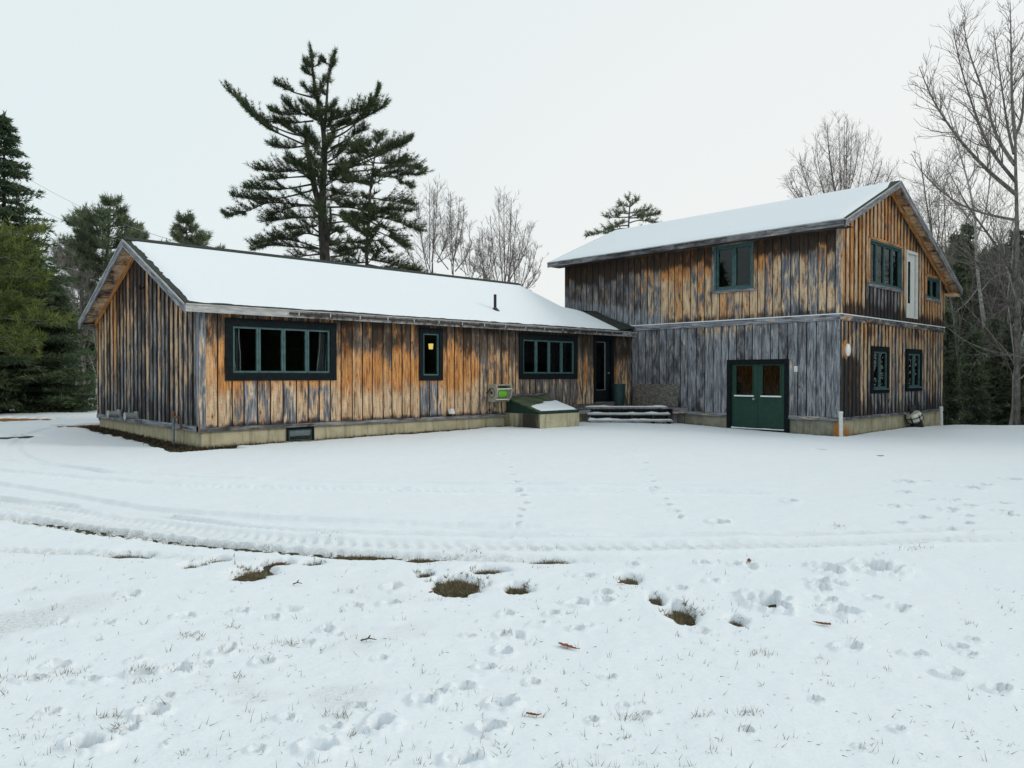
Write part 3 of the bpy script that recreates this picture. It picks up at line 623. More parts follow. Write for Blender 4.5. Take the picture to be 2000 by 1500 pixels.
cx = np.array([o1[0]-.08, o1[0], onroof(1142, 611)[0], onroof(1125, 606)[0], onroof(1103, 602)[0]-.02, XE-.06]); od = np.argsort(cy)
def ease(t, n): return t
def sf_front(s, t):
    ts = np.clip(t, 0, 1); y = EY+.045+(RY-.1-EY-.045)*s; j = .10*(fbm(np.array([ts*60.]), np.array([s*3.]), 8, 3)[0]-.5); y = y+(j if s < .02 else 0)
    xr = float(np.interp(y, cy[od], cx[od])); x0 = RX0+.07+.11*float(fbm(np.array([s*30.]), np.array([1.]), 9, 3)[0]); x = x0+(xr-x0)*ts; return np.array([x, y, EZ+(y-EY)*RK])
slope_snow('roof_snow', roof, sf_front, 40, 150, .045, 4, 0)
def sf_back(s, t):
    y = 2*RY-EY-.05-(RY-EY-.2)*s; x = RX0+.1+(XE-.1-RX0)*t; return np.array([x, y, EZ+(2*RY-y-EY)*RK])
slope_snow('roof_snow', roof, sf_back, 10, 30, .045, 6, 0)
# flashing wedge where the roof runs against the tall wall
p = [onroof(1143, 612), onroof(1214, 646), np.array([XG-.03, EY+.02, EZ]), np.array([XG-.03, 17.05, EZ+(17.05-EY)*RK])]
q = on(1158, 611, X=XG-.03)
a = Acc(); a.prism([p[0]+[0, 0, .004], p[1]+[0, 0, .004], p[2]+[0, 0, .12], np.array([XG-.03, q[1], q[2]+.02])], (0, 0, .03)); a.build('roof_flashing', M['shingle'], roof)
# fascia, rake boards, soffits
a = Acc(); n_ = 50; xs = np.linspace(RX0, XG-.02, n_); A = pack(.36-.25*sst(8, 9.5, xs)+0, .12+.5*sst(8.0, 9.2, xs)*sst(10.4, 9.4, xs)+.34*sst(9.4, 10.4, xs), .0, .3)
woodstrip(a, (RX0, EY-.03, ZFB), (XG-.02, EY-.03, ZFB), (0, 0, .165), (0, .03, 0), A, (XG-RX0)/(n_-1)*1.0001); a.build('fascia', M['worn_white'], roof)
a = Acc(); woodstrip(a, (RX0, EY-.045, ZFB+.145), (XG-.02, EY-.045, ZFB+.145), (0, 0, .028), (0, .014, 0), (.4, .05, 0, .2)); a.build('drip_edge', M['worn_white'], roof)
a = Acc(); woodstrip(a, (RX0, 2*RY-EY, ZFB), (XG, 2*RY-EY, ZFB), (0, 0, .165), (0, .03, 0), (.1, .3, 0, .2)); a.build('fascia', M['wood'], roof)
for sg in (1, -1):
    y0 = EY-.03 if sg == 1 else 2*RY-EY+.03; z0 = EZ-.03*RK
    a = Acc(); woodstrip(a, (RX0-.035, y0, z0-.20), (RX0-.035, RY, RZ-.20), (0, 0, .185), (.035, 0, 0), (.06, .16, .1, .08)); a.build('rake_board', M['wood'], roof)
    a = Acc(); woodstrip(a, (RX0-.05, y0, z0-.035), (RX0-.05, RY, RZ-.035), (0, 0, .03), (.018, 0, 0), (.42, .02, 0, 0)); a.build('rake_trim', M['worn_white'], roof)
    n2 = 30; V = []; AT = []; UV = []
    for k in range(n2):
        t = k/(n2-1); y = y0+(RY-y0)*t; z = z0+(RZ-z0)*t-.117
        for xx in (RX0+.002, X0+.02): V.append((xx, y, z)); AT.append((.62, .22+.4*(t < .12), .25, .8)); UV.append((t*4.4*.25, xx*1.4))
    i = np.arange(n2-1)*2; a = Acc(); a.add(V, np.stack([i, i+1, i+3, i+2], -1), AT, UV); a.build('soffit', M['wood'], roof)
    a = Acc(); woodstrip(a, (X0-.09, y0+(.3 if sg == 1 else -.3), wing_top(y0+(.3 if sg == 1 else -.3))-.13), (X0-.09, RY, wing_top(RY)-.13), (0, 0, .12), (.045, 0, 0), (1.0, .0, .95, .5)); a.build('frieze_board', M['wood'], house)
a = Acc(); a.add([(RX0, EY, ZFB+.03), (XG-.02, EY, ZFB+.03), (XG-.02, YF+.05, ZFB+.03), (RX0, YF+.05, ZFB+.03)], [(0, 1, 2, 3)], np.tile((.3, .5, .3, .9), (4, 1)), [(0, 0), (0, 15), (.3, 15), (.3, 0)]); a.build('eave_soffit', M['wood'], roof)
a = Acc(); woodstrip(a, (RX0+.02, YB+.01, ZFB-.02), (X0, YB+.01, ZFB-.02), (0, 0, .14), (0, .22, 0), (.3, .4, .3, .6)); a.build('eave_return', M['wood'], roof)
gx0 = on(566, 615, Y=EY-.05)[0]
a = Acc(); pbox(a, lambda u, z, n: (u, EY-.032-n, z), gx0, XG-.9, ZFB+.062, ZFB+.112, 0, .055); gut = a.build('gutter', M['gutter'], house)
for k in np.arange(gx0+.2, XG-1, .82):
    a = Acc(); pbox(a, lambda u, z, n: (u, EY-.032-n, z), k, k+.022, ZFB+.045, ZFB+.135, .056, .062); a.build('gutter_hanger', M['galv'], gut)
# vent pipe through the roof
p = onroof(967, 607); a = Acc(); a.tube([p+[0, 0, -.05], p+[0, 0, .50]], .045, 12); v = a.build('vent_pipe', M['black'], house)
a = Acc(); a.tube([p+[0, 0, -.03], p+[0, 0, .06], p+[0, 0, .1]], [.17, .09, .05], 12); a.build('flashing', M['gutter'], v)
# small fittings on the gable: two dryer hoods, standpipe, hook
for (x0, x1, yy) in ((213, 234, 808), (246, 268, 812)):
    p = on(x1, yy, X=X0); ax = np.array([-1, 0, 0]); a = Acc(); a.box(p+[-.045, -.11, -.11], p+[-.0, .11, .11]); h = a.build('exhaust_vent', M['galv'], house)
    a = Acc(); a.tube([p+[-.04, 0, 0], p+[-.26, 0, 0]], .085, 14); a.tube([p+[-.26, 0, 0], p+[-.30, 0, 0]], .1, 14); a.build('hood', M['galv'], h)
p = on(339, 812, X=X0-.16); g_ = float(gz(p[0], p[1]))
a = Acc(); a.tube([(p[0], p[1], g_-.1), (p[0], p[1], p[2]-.02)], .024, 10); s = a.build('standpipe', M['pipe'], house)
a = Acc(); a.tube([(p[0], p[1], p[2]-.03), (p[0], p[1], p[2]+.01), (p[0], p[1], p[2]+.07), (p[0], p[1], p[2]+.1)], [.03, .05, .045, .01], 10); a.tube([(p[0], p[1]+.1, p[2]-.02), (p[0], p[1]-.2, p[2]-.02)], .02, 8); a.tube([(p[0], p[1]-.2, p[2]-.02), (p[0]+.05, p[1]-.22, p[2]-.02), (p[0]+.08, p[1]-.22, p[2]-.3)], .022, 8); a.build('valve', M['rust'], s)
p = on(285, 563, X=X0); a = Acc(); a.tube([p+[0, 0, .05], p+[-.16, 0, -.05]], .022, 8); a.tube([p+[-.16, 0, -.05], p+[-.16, 0, .07]], .03, 8); a.build('wall_hook', M['black'], house)
# floodlight above the sill
p = on(876, 808, Y=YF); a = Acc(); a.prism([p+[-.09, -.14, .0], p+[-.04, -.2, .0], p+[-.06, -.18, .14], p+[-.11, -.1, .14]], (.16, .06, 0)); fl = a.build('floodlight', M['white'], house)
a = Acc(); a.tube([p+[0, 0, -.04], p+[0, -.1, -.05], p+[0, -.13, .02]], .025, 8); a.build('bracket', M['black'], fl)

# ------------------------------------------------------------------ two-storey building
barn = thing('barn', (XG, YG, 0), 'tall two-storey weathered wooden building with green double doors and a snowy roof', 'building')
def pxw(pl, x0, x1, y0, y1, xy='X'):
    f = (lambda x, y: on(x, y, X=XG)[[1, 2]]) if pl is pl_bfront else (lambda x, y: on(x, y, Y=YG)[[0, 2]])
    xm = (x0+x1)/2; u = sorted([f(x0, 700)[0], f(x1, 700)[0]]); return [u[0], u[1], f(xm, y1)[1], f(xm, y0)[1]]
BU = pxw(pl_bfront, 1397, 1473, 477, 566); BD = pxw(pl_bfront, 1421, 1542, 702, 848)
R1 = pxw(pl_bright, 1692, 1755, 476, 560); R2 = pxw(pl_bright, 1804, 1830, 543, 584); RD = pxw(pl_bright, 1766, 1788, 491, 622)
L1 = pxw(pl_bright, 1699, 1734, 677, 768); L2 = pxw(pl_bright, 1768, 1798, 682, 764)
sh = lambda h: (h[0]+.03, h[1]-.03, h[2]+.03, h[3]-.03)
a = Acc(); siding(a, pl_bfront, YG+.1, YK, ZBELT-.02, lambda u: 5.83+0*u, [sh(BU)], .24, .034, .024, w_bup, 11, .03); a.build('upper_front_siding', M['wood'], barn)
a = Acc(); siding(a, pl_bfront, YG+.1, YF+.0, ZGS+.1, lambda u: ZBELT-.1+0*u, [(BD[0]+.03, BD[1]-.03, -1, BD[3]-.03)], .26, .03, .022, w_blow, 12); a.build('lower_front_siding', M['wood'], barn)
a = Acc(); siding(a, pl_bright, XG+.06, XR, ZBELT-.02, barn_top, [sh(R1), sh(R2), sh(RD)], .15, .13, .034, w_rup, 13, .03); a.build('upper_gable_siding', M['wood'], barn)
a = Acc(); siding(a, pl_bright, XG+.06, XR, ZGS+.1, lambda u: ZBELT-.1+0*u, [sh(L1), sh(L2)], .15, .135, .034, w_rlow, 14); a.build('lower_gable_siding', M['wood'], barn)
a = Acc(); plain(a, lambda u, z, n: (XR, u, z), YG, YK, -.3, 5.0, (.2, .5, .3, .2)); 
a.add([(XG, YK, -.3), (XR, YK, -.3), (XR, YK, 4.95), (GRX, YK, 7.5), (XG, YK, 6.0)], np.zeros((0, 4), int), np.tile((.2, .5, .3, .2), (5, 1))); a.ng([a.n-5, a.n-4, a.n-3, a.n-2, a.n-1]); a.build('rear_siding', M['wood'], barn)
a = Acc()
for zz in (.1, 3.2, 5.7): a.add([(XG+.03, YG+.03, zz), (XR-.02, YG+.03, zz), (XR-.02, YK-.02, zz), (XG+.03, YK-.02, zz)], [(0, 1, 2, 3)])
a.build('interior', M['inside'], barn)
a = Acc(); woodstrip(a, (XG-.062, YG-.062, ZBELT-.17), (XG-.062, YF+.55, ZBELT-.17), (0, 0, .165), (.06, 0, 0), (.14, .3, .1, .05)); woodstrip(a, (XG-.06, YG-.064, ZBELT-.168), (XR+.03, YG-.064, ZBELT-.168), (0, 0, .165), (0, .06, 0), (.35, .55, .3, .3)); belt = a.build('belt_board', M['wood'], barn)
a = Acc()
for (p0, p1) in (((XG-.075, YG-.08), (XG-.028, YF+.55)), ((XG-.028, YG-.08), (XR+.03, YG-.03))):
    p0 = np.array(p0); p1 = np.array(p1); a.box((p0[0], p0[1], ZBELT-.004), (p1[0], p1[1], ZBELT+.024))
a.build('snow_strip', M['snow'], belt)
a = Acc(); woodstrip(a, (XG-.055, YG-.04, ZGS), (XG-.055, BD[0], ZGS), (0, 0, .1), (.05, 0, 0), (.3, .1, 0, .1)); woodstrip(a, (XG-.055, BD[1], ZGS), (XG-.055, YF, ZGS), (0, 0, .1), (.05, 0, 0), (.3, .2, 0, .1)); woodstrip(a, (XG, YG-.05, ZGS), (XR, YG-.05, ZGS), (0, 0, .09), (0, .05, 0), (.1, .55, .2, .2)); a.build('sill_board', M['wood'], barn)
a = Acc(); woodstrip(a, (XG-.052, YG-.045, ZGS), (XG-.052, YG-.045, ZBELT-.17), (0, .16, 0), (.03, 0, 0), (.0, .15, .1, 0)); woodstrip(a, (XG-.075, YG-.075, ZBELT+.03), (XG-.075, YG-.075, 5.85), (0, .14, 0), (.03, 0, 0), (.4, .25, .1, .1)); woodstrip(a, (XG-.02, YG-.05, ZGS), (XG-.02, YG-.05, ZBELT-.17), (.1, 0, 0), (0, .03, 0), (.1, .85, .1, .1)); woodstrip(a, (XG-.04, YG-.08, ZBELT+.03), (XG-.04, YG-.08, 5.9), (.09, 0, 0), (0, .03, 0), (.6, .2, .1, .1)); a.build('corner_board', M['wood'], barn)
def st_barn(x, y, z):
    return (.72*np.exp(-((x-(XG+.4))/.75)**2)*sst(.45, -.1, z)*(y < YG+.2)+.5*np.exp(-((y-YG)/.12)**2)*(x < XG+.3)), .75*np.exp(-((x-27.35)/.42)**2)*(y < YG+.2)
a = Acc(); foundation(a, [(XG+.03, YG+.03), (XR, YG+.03)], ZGS, None, st_barn); a.build('gable_foundation', M['found'], barn)
a = Acc(); foundation(a, [(XG+.03, YF), (XG+.03, BD[1])], ZGS, None); a.build('front_foundation', M['found_grey'], barn)
a = Acc(); foundation(a, [(XG+.03, BD[0]), (XG+.03, YG+.03)], ZGS, None, st_barn); a.build('front_foundation', M['found_grey'], barn)
# windows and doors
window(barn, pl_bfront, *BU, 2, .06, .06, M['sash'], M['sash'], .085)
a = Acc(); woodstrip(a, (XG-.10, BU[0]-.05, BU[2]-.08), (XG-.10, BU[1]+.05, BU[2]-.08), (0, 0, .078), (.06, 0, 0), (.1, .0, 0, 0)); woodstrip(a, (XG-.09, BU[0]-.05, BU[3]+.003), (XG-.09, BU[1]+.05, BU[3]+.003), (0, 0, .08), (.05, 0, 0), (.4, .55, .4, .6)); woodstrip(a, (XG-.088, BU[1]+.003, BU[2]), (XG-.088, BU[1]+.003, BU[3]), (0, .08, 0), (.05, 0, 0), (.3, .35, .2, .3)); a.build('window_casing', M['wood'], barn)
for R, n in ((R1, 4), (R2, 2)):
    window(barn, pl_bright, *R, n, .045, .048, M['sash'], M['sash'], .085)
    a = Acc(); woodstrip(a, (R[0]-.06, YG-.11, R[2]-.09), (R[1]+.06, YG-.11, R[2]-.09), (0, 0, .087), (0, .07, 0), (.25, .2, .2, .1)); woodstrip(a, (R[0]-.06, YG-.1, R[3]+.003), (R[1]+.06, YG-.1, R[3]+.003), (0, 0, .08), (0, .06, 0), (.7, .4, .8, .4)); woodstrip(a, (R[0]-.065, YG-.1, R[2]), (R[0]-.065, YG-.1, R[3]), (.06, 0, 0), (0, .06, 0), (.7, .2, .5, .3)); woodstrip(a, (R[1]+.005, YG-.1, R[2]), (R[1]+.005, YG-.1, R[3]), (.06, 0, 0), (0, .06, 0), (.7, .2, .3, .3)); a.build('window_casing', M['wood'], barn)
for L in (L1, L2):
    w = window(barn, pl_bright, *L, 2, .15, .055, M['trim'], M['sash'], .06)
    a = Acc(); pbox(a, pl_bright, L[0]+.1, L[1]-.1, L[2]+.11, L[2]+.155, .061, .11); a.build('window_sill', M['sash'], w)
a = Acc(); frame_ring(a, pl_bright, RD[0], RD[1], RD[2], RD[3], .09, -.05, .07, wb=.05); d = a.build('balcony_door', M['white'], barn)
a = Acc(); pbox(a, pl_bright, RD[0]+.09, RD[1]-.09, RD[2]+.05, RD[3]-.09, -.04, .0); a.build('door_leaf', M['white'], d)
a = Acc(); pbox(a, pl_bright, RD[0]+.22, RD[0]+.5, RD[2]+.5, RD[3]-.35, .001, .008); a.build('pane', M['glass'], d)
a = Acc(); pbox(a, pl_bright, RD[1]-.13, RD[1]-.095, RD[2]+.05, RD[3]-.1, .001, .012); a.build('door_edge', M['galv'], d)
# double doors
a = Acc(); frame_ring(a, pl_bfront, BD[0], BD[1], -.3, BD[3], .14, -.03, .05, wb=.05); dd = a.build('door_frame', M['trim'], barn)
mid = (BD[0]+BD[1])/2; zb = -.02
for (p, q, hnd) in ((BD[0]+.14, mid-.004, 0), (mid+.004, BD[1]-.14, 1)):
    wz0, wz1 = on(1480, 773, X=XG)[2], on(1480, 714, X=XG)[2]; m = .16; a = Acc()
    pbox(a, pl_bfront, p, q, zb, wz0, -.07, -.02); pbox(a, pl_bfront, p, q, wz1, BD[3]-.14, -.07, -.02); pbox(a, pl_bfront, p, p+m, wz0, wz1, -.07, -.02); pbox(a, pl_bfront, q-m, q, wz0, wz1, -.07, -.02)
    lf = a.build('door', M['green'], barn)
    a = Acc(); pbox(a, pl_bfront, p+m, q-m, wz0, wz1, -.05, -.042); a.build('pane', M['glass'], lf)
    a = Acc(); frame_ring(a, pl_bfront, p+m-.03, q-m+.03, wz0-.03, wz1+.03, .03, -.02, -.004); a.build('glazing_bead', M['green'], lf)
    a = Acc(); pbox(a, pl_bfront, p+m-.05, q-m+.05, wz0-.03, wz0+.012, -.003, .03); a.build('sill_snow', M['snow'], lf)
    if hnd:
        a = Acc(); a.tube([pl_bfront(p+.1, wz0-.1, -.02), pl_bfront(p+.1, wz0-.1, .03), pl_bfront(p+.1, wz0-.1, .06)], [.015, .02, .035], 8); a.build('handle', M['galv'], lf)
a = Acc(); rs = np.random.default_rng(2); us = np.linspace(BD[0]+.15, BD[1]-.15, 40); hs = np.maximum(.003, .07*(fbm(us*4, us*0, 3, 3)-.42)); V = []
for u_, h_ in zip(us, hs): V += [pl_bfront(u_, zb-.03, -.016), pl_bfront(u_, zb-.03, .03+h_*.3), pl_bfront(u_, zb-.01+h_, .02), pl_bfront(u_, zb-.01+h_, -.016)]
i_ = np.arange(39)[:, None]*4; j_ = np.arange(4)[None]; a.add(V, np.stack([i_+j_, i_+(j_+1) % 4, i_+4+(j_+1) % 4, i_+4+j_], -1).reshape(-1, 4)); a.build('threshold_snow', M['snow'], dd)
p = on(1556, 721, X=XG); a = Acc(); a.box(p+[-.07, -.045, -.08], p+[0, .045, .09]); a.build('outlet_box', M['white'], barn)
# roof of the tall building
a = Acc(); a.prism([(GEX, GY0, GEZ), (GEX, GY1, GEZ), (GRX, GY1, GRZ), (GRX, GY0, GRZ)], (0, 0, -.12)); a.prism([(GRX, GY0, GRZ), (GRX, GY1, GRZ), (GX1, GY1, GZ1), (GX1, GY0, GZ1)], (0, 0, -.12)); roof = a.build('roof', M['shingle'], barn)
def sg_front(s, t):
    x = GEX+.03+(GRX-.02-GEX)*s+(.04*(float(fbm(np.array([t*30.]), np.array([2.]), 5, 3)[0])-.5) if s > .98 or s < .02 else 0); y0 = GY0+.07+.35*max(0, s-.8)*3*(s > .8)
    return np.array([x, y0+(GY1-.04-y0)*t, GEZ+(x-GEX)*GK])
slope_snow('roof_snow', roof, sg_front, 30, 90, .045, 14, 0)
def sg_back(s, t):
    x = GX1-.03-(GX1-GRX-.1)*s; return np.array([x, GY0+.03+(GY1-GY0-.06)*t, GRZ-(x-GRX)*GK2])
slope_snow('roof_snow', roof, sg_back, 14, 40, .045, 16, 0)
nf = 40; ys = np.linspace(GY0, GY1, nf); A = pack(.1, .35+.35*sst(10, 13, ys)*sst(18.5, 15.5, ys), .1, .25)
a = Acc(); woodstrip(a, (GEX-.03, GY0-.03, ZGF), (GEX-.03, GY1, ZGF), (0, 0, .17), (.03, 0, 0), A, (GY1-GY0+.03)/(nf-1)*1.0001); a.build('fascia', M['wood'], roof)
a = Acc(); woodstrip(a, (GEX-.05, GY0-.03, ZGF+.165), (GEX-.05, GY1, ZGF+.165), (0, 0, .03), (.02, 0, 0), (.35, -.2, 0, .1)); a.build('drip_edge', M['worn_white'], roof)
for (xa, za, xb) in ((GEX-.03, GEZ-.03*GK, GRX), (GX1, GZ1, GRX)):
    a = Acc(); woodstrip(a, (xa, GY0-.035, za-.22), (xb, GY0-.035, GRZ-.22), (0, 0, .19), (0, .035, 0), (.1, .28, .2, .15)); a.build('rake_board', M['wood'], roof)
    a = Acc(); woodstrip(a, (xa, GY0-.055, za-.05), (xb, GY0-.055, GRZ-.05), (0, 0, .04), (0, .02, 0), (.6, .0, .1, .0)); a.build('rake_trim', M['worn_white'], roof)
    n2 = 30; V = []; AT = []; UV = []
    for k in range(n2):
        t = k/(n2-1); x = xa+(xb-xa)*t; z = za+(GRZ-za)*t-.127
        for yy in (GY0+.002, YG+.02): V.append((x, yy, z)); AT.append((.75, .1+.45*(vnoise(np.array([t*9.]), np.array([xa]))[0] > .62), .35, .7)); UV.append((t*7*.25, yy*1.4))
    i = np.arange(n2-1)*2; a = Acc(); a.add(V, np.stack([i, i+1, i+3, i+2], -1), AT, UV); a.build('soffit', M['wood'], roof)
a = Acc(); woodstrip(a, (GRX, YG-.12, barn_top(GRX)-.16), (XR+.0, YG-.12, barn_top(XR)-.16), (0, 0, .13), (0, .045, 0), (1.0, .0, .7, .4)); woodstrip(a, (GRX, YG-.14, barn_top(GRX)-.06), (XR+.5, YG-.14, barn_top(XR+.5)-.06), (0, 0, .05), (0, .06, 0), (.9, .3, .8, .4)); a.build('frieze_board', M['wood'], barn)
a = Acc(); woodstrip(a, (XR, GY0+.03, GZ1-.26), (GX1-.03, GY0+.03, GZ1-.26), (0, 0, .1), (0, .3, 0), (.8, .2, .4, .5)); a.build('eave_return', M['wood'], roof)
a = Acc(); a.add([(GEX, GY0, ZGF+.03), (XG+.05, GY0, ZGF+.03), (XG+.05, GY1, ZGF+.03), (GEX, GY1, ZGF+.03)], [(0, 1, 2, 3)], np.tile((.2, .7, .3, .8), (4, 1)), [(0, 0), (.5, 0), (.5, 11), (0, 11)]); a.build('eave_soffit', M['wood'], roof)
# lamp on the gable wall
p = on(1652.5, 683, Y=YG-.05); lamp = thing('wall_lamp', p, 'white oval lamp on an orange wooden block beside the tall building corner', 'lamp')
a = Acc(); a.prism([p+[.17*math.cos(t)*1.0, .03, .27*math.sin(t)+.02] for t in np.linspace(0, 2*math.pi, 20)[:-1]], (0, -.035, 0)); b = a.build('base', M['wood'], lamp)
b.data.color_attributes['w'].data.foreach_set('color', np.tile((.9, .0, .9, .3), len(b.data.vertices)).astype(np.float32))
def ellipsoid(a, c, r, n=16, m=10):
    V = [(c[0]+r[0]*math.cos(2*math.pi*j/n)*math.sin(math.pi*i/m), c[1]+r[1]*math.sin(2*math.pi*j/n)*math.sin(math.pi*i/m), c[2]+r[2]*math.cos(math.pi*i/m)) for i in range(m+1) for j in range(n)]
    a.add(V, [(i*n+j, i*n+(j+1) % n, (i+1)*n+(j+1) % n, (i+1)*n+j) for i in range(m) for j in range(n)])
a = Acc(); ellipsoid(a, p+[0, -.05, -.01], (.115, .075, .185)); a.build('globe', M['bright'], lamp, smooth=True)

# ------------------------------------------------------------------ cellar bulkhead
BX0, BX1, BY0 = 15.32, 17.0, 14.92
bz = .49; wz = on(985, 778, Y=YF)[2]
bul = thing('cellar_bulkhead', (BX0, BY0, 0), 'sloping green metal cellar hatch on a stained concrete kerb, half covered in snow', 'cellar hatch')
a = Acc(); nn = 8
def cface(p, q, cut):
    n = 12; nz = 6; t = np.linspace(0, 1, n)[:, None]; P = np.array(p)+(np.array(q)-np.array(p))*t; z = np.linspace(-.4, bz, nz)
    V = np.stack([np.broadcast_to(P[:, None, 0], (n, nz)), np.broadcast_to(P[:, None, 1], (n, nz)), np.broadcast_to(z[None], (n, nz))], -1); A = np.zeros((n, nz, 4))
    A[:, :, 1] = .6*sst(.16, .04, z)[None]+cut*(.5+.55*np.exp(-((t-.72)/.2)**2)); i = np.arange(n-1)[:, None]*nz; j = np.arange(nz-1)[None]
    a.add(V.reshape(-1, 3), np.stack([i+j, i+nz+j, i+nz+j+1, i+j+1], -1).reshape(-1, 4), A.reshape(-1, 4))
cface((BX0, YF), (BX0, BY0), 1.0); cface((BX0, BY0), (BX1, BY0), .15); cface((BX1, BY0), (BX1, YF), .6)
a.add([(BX0, BY0, bz), (BX1, BY0, bz), (BX1, YF, bz), (BX0, YF, bz)], [(0, 1, 2, 3)]); a.build('concrete_base', M['found'], bul)
a = Acc(); fy = BY0+.06
for xx in (BX0+.03, BX1-.06): a = Acc(); a.prism([(xx, YF-.05, bz+.003), (xx, fy, bz+.003), (xx, fy, bz+.05), (xx, YF-.05, wz)], (.03, 0, 0)); a.build('side_panel', M['green_dark'], bul)
xm = (BX0+BX1)/2
for (p, q) in ((BX0-.01, xm-.008), (xm+.008, BX1+.01)):
    a = Acc(); a.prism([(p, fy-.03, bz+.045), (q, fy-.03, bz+.045), (q, YF-.05, wz+.012), (p, YF-.05, wz+.012)], (0, 0, .04)); dl_ = a.build('hatch_door', M['green_worn'], bul)
    a = Acc(); a.prism([(p, fy-.03, bz+.01), (q, fy-.03, bz+.01), (q, fy-.03, bz+.085), (p, fy-.03, bz+.085)], (0, -.015, 0)); a.build('door_lip', M['green_dark'], dl_)
a = Acc(); woodstrip(a, (BX0-.05, YF-.075, wz+.06), (BX1+.05, YF-.075, wz+.06), (0, 0, .07), (0, .05, 0), (.1, .45, .1, .6)); a.build('head_board', M['wood'], bul)
sl = (wz-bz-.033)/(YF-.02-fy); ns, nt = 14, 30; V = []
for i in range(ns):
    for j in range(nt):
        t = j/(nt-1); x = BX0+.1+(BX1-BX0-.16)*t; ytop = fy+.52+.18*t+.12*(fbm(np.array([t*5.]), np.array([3.]), 61, 3)[0]-.5)+.16*(t > .55)-.1*(t < .2)
        y = fy-.01+(ytop-fy)*i/(ns-1); e = min(i, ns-1-i, j, nt-1-j); V.append((x, y, bz+.082+(y-fy+.03)*sl*.985+(.0 if e == 0 else .035)+.012*float(fbm(np.array([x*6]), np.array([y*6]), 62, 3)[0])))
i = np.arange(ns-1)[:, None]*nt; j = np.arange(nt-1)[None]; a = Acc(); a.add(V, np.stack([i+j, i+j+1, i+nt+j+1, i+nt+j], -1).reshape(-1, 4)); a.build('snow', M['snow'], bul, smooth=True)

# ------------------------------------------------------------------ corner deck and diagonal steps
A0 = np.array([18.74, 16.26]); A1 = np.array([20.73, 14.36]); dv = (A1-A0)/np.linalg.norm(A1-A0); nv = np.array([-FW[0], -FW[1]]); nv = np.array([dv[1], -dv[0]]); nv = nv if nv@FW[:2] < 0 else -nv
deck = thing('porch_steps', (A0[0], A0[1], 0), 'weathered wooden corner deck with three diagonal snow-dusted open steps', 'steps')
DZ = .55
a = Acc(); a.prism([(18.25, YF-.06, DZ-.05), (A0[0]-.1, A0[1]-.08, DZ-.05), (A1[0]+.05, A1[1]-.05, DZ-.05), (XG-.06, 14.1, DZ-.05), (XG-.06, YF-.06, DZ-.05)], (0, 0, .045)); 
AT = np.tile((.1, .35, .2, .4), (a.n, 1)); a.att = [AT]; a.build('deck_floor', M['wood'], deck)
a = Acc(); woodstrip(a, (18.2, 16.32, DZ-.2), (18.75, 15.98, DZ-.2), (0, 0, .15), (.02, .03, 0), (.1, .3, .2, .5)); a.build('rim_board', M['wood'], deck); a = Acc(); woodstrip(a, (20.9, 14.28, DZ-.2), (XG-.05, 14.02, DZ-.2), (0, 0, .16), (.02, .03, 0), (.3, .2, .1, .3)); a.build('rim_board', M['wood'], deck)
for q in ((18.35, 16.2), (18.68, 15.98), (21.0, 14.25)):
    a = Acc(); woodstrip(a, (q[0], q[1], -.2), (q[0], q[1], DZ-.2), (.1, 0, 0), (0, .1, 0), (.1, .45, .1, .3)); a.build('post', M['wood'], deck)
a = Acc(); woodstrip(a, (18.3, YF-.1, DZ), (19.35, YF-.1, DZ), (0, 0, .11), (0, .06, 0), (.1, .4, .2, .6)); a.build('kick_board', M['wood'], deck)
for k, zt in enumerate((DZ+.015, .36, .165)):
    o = nv*(.27*k); p = A0+o+dv*(.06 if k == 0 else .1); q = A1+o+dv*(.0+.03*k); bk_ = -nv*.27
    a = Acc(); woodstrip(a, (p[0], p[1], zt-.045), (q[0], q[1], zt-.045), (0, 0, .042), (bk_[0], bk_[1], 0), (.5, -.2, -.1, .1)); tr = a.build('tread', M['worn_white'], deck)
    L = np.linalg.norm(q-p); n = 60; V = []
    for i in range(4):
        for j in range(n):
            t = j/(n-1); w = p+(q-p)*t+bk_*(-.03+.32*i); h = (.002 if i in (0, 3) or j in (0, n-1) else max(.028, .10*(fbm(np.array([t*9.+k*7]), np.array([i*.6]), 71, 3)[0]-.22)+(.02 if k == 2 and t < .4 else 0)))
            V.append((w[0], w[1], zt-.001+h))
    i = np.arange(3)[:, None]*n; j = np.arange(n-1)[None]; a = Acc(); a.add(V, np.stack([i+j, i+j+1, i+n+j+1, i+n+j], -1).reshape(-1, 4)); a.build('tread_snow', M['snow'], tr, smooth=True)
for t in (.04, .3, .55, .8, .985):
    p = A0+(A1-A0)*t; a = Acc(); p = p-nv*.06; e = p+nv*.55; w = dv*.04
    a.prism([(p[0], p[1], DZ-.06), (p[0], p[1], -.1), (e[0], e[1], -.1), (e[0], e[1], .11), ((p+nv*.34)[0], (p+nv*.34)[1], .30)], (w[0], w[1], 0)); AT = np.tile((.05, .95, .2, .3), (a.n, 1)); a.att = [AT]; a.build('stringer', M['wood'], deck)
a = Acc(); bq = -nv*.75; p, q = A0+bq*.6, A1+bq*.6; a.prism([(p[0], p[1], -.1), (q[0], q[1], -.1), (q[0], q[1], DZ-.06), (p[0], p[1], DZ-.06)], (bq[0]*.05, bq[1]*.05, 0)); a.build('skirt_board', M['black'], deck)
# strand board leaning against the tall wall
a = Acc(); b0 = (XG-.2, 14.32, DZ+.005); b1 = (XG-.2, 16.2, DZ+.005); a.prism([b0, b1, (XG-.06, 16.2, DZ+.74), (XG-.06, 14.36, DZ+.77)], (.018, 0, .002))
a.build('strand_board', M['osb'], None, cat='board', label='grey weathered strand board leaning on the tall wall at the back of the porch', loc=(XG-.2, 15.2, DZ))
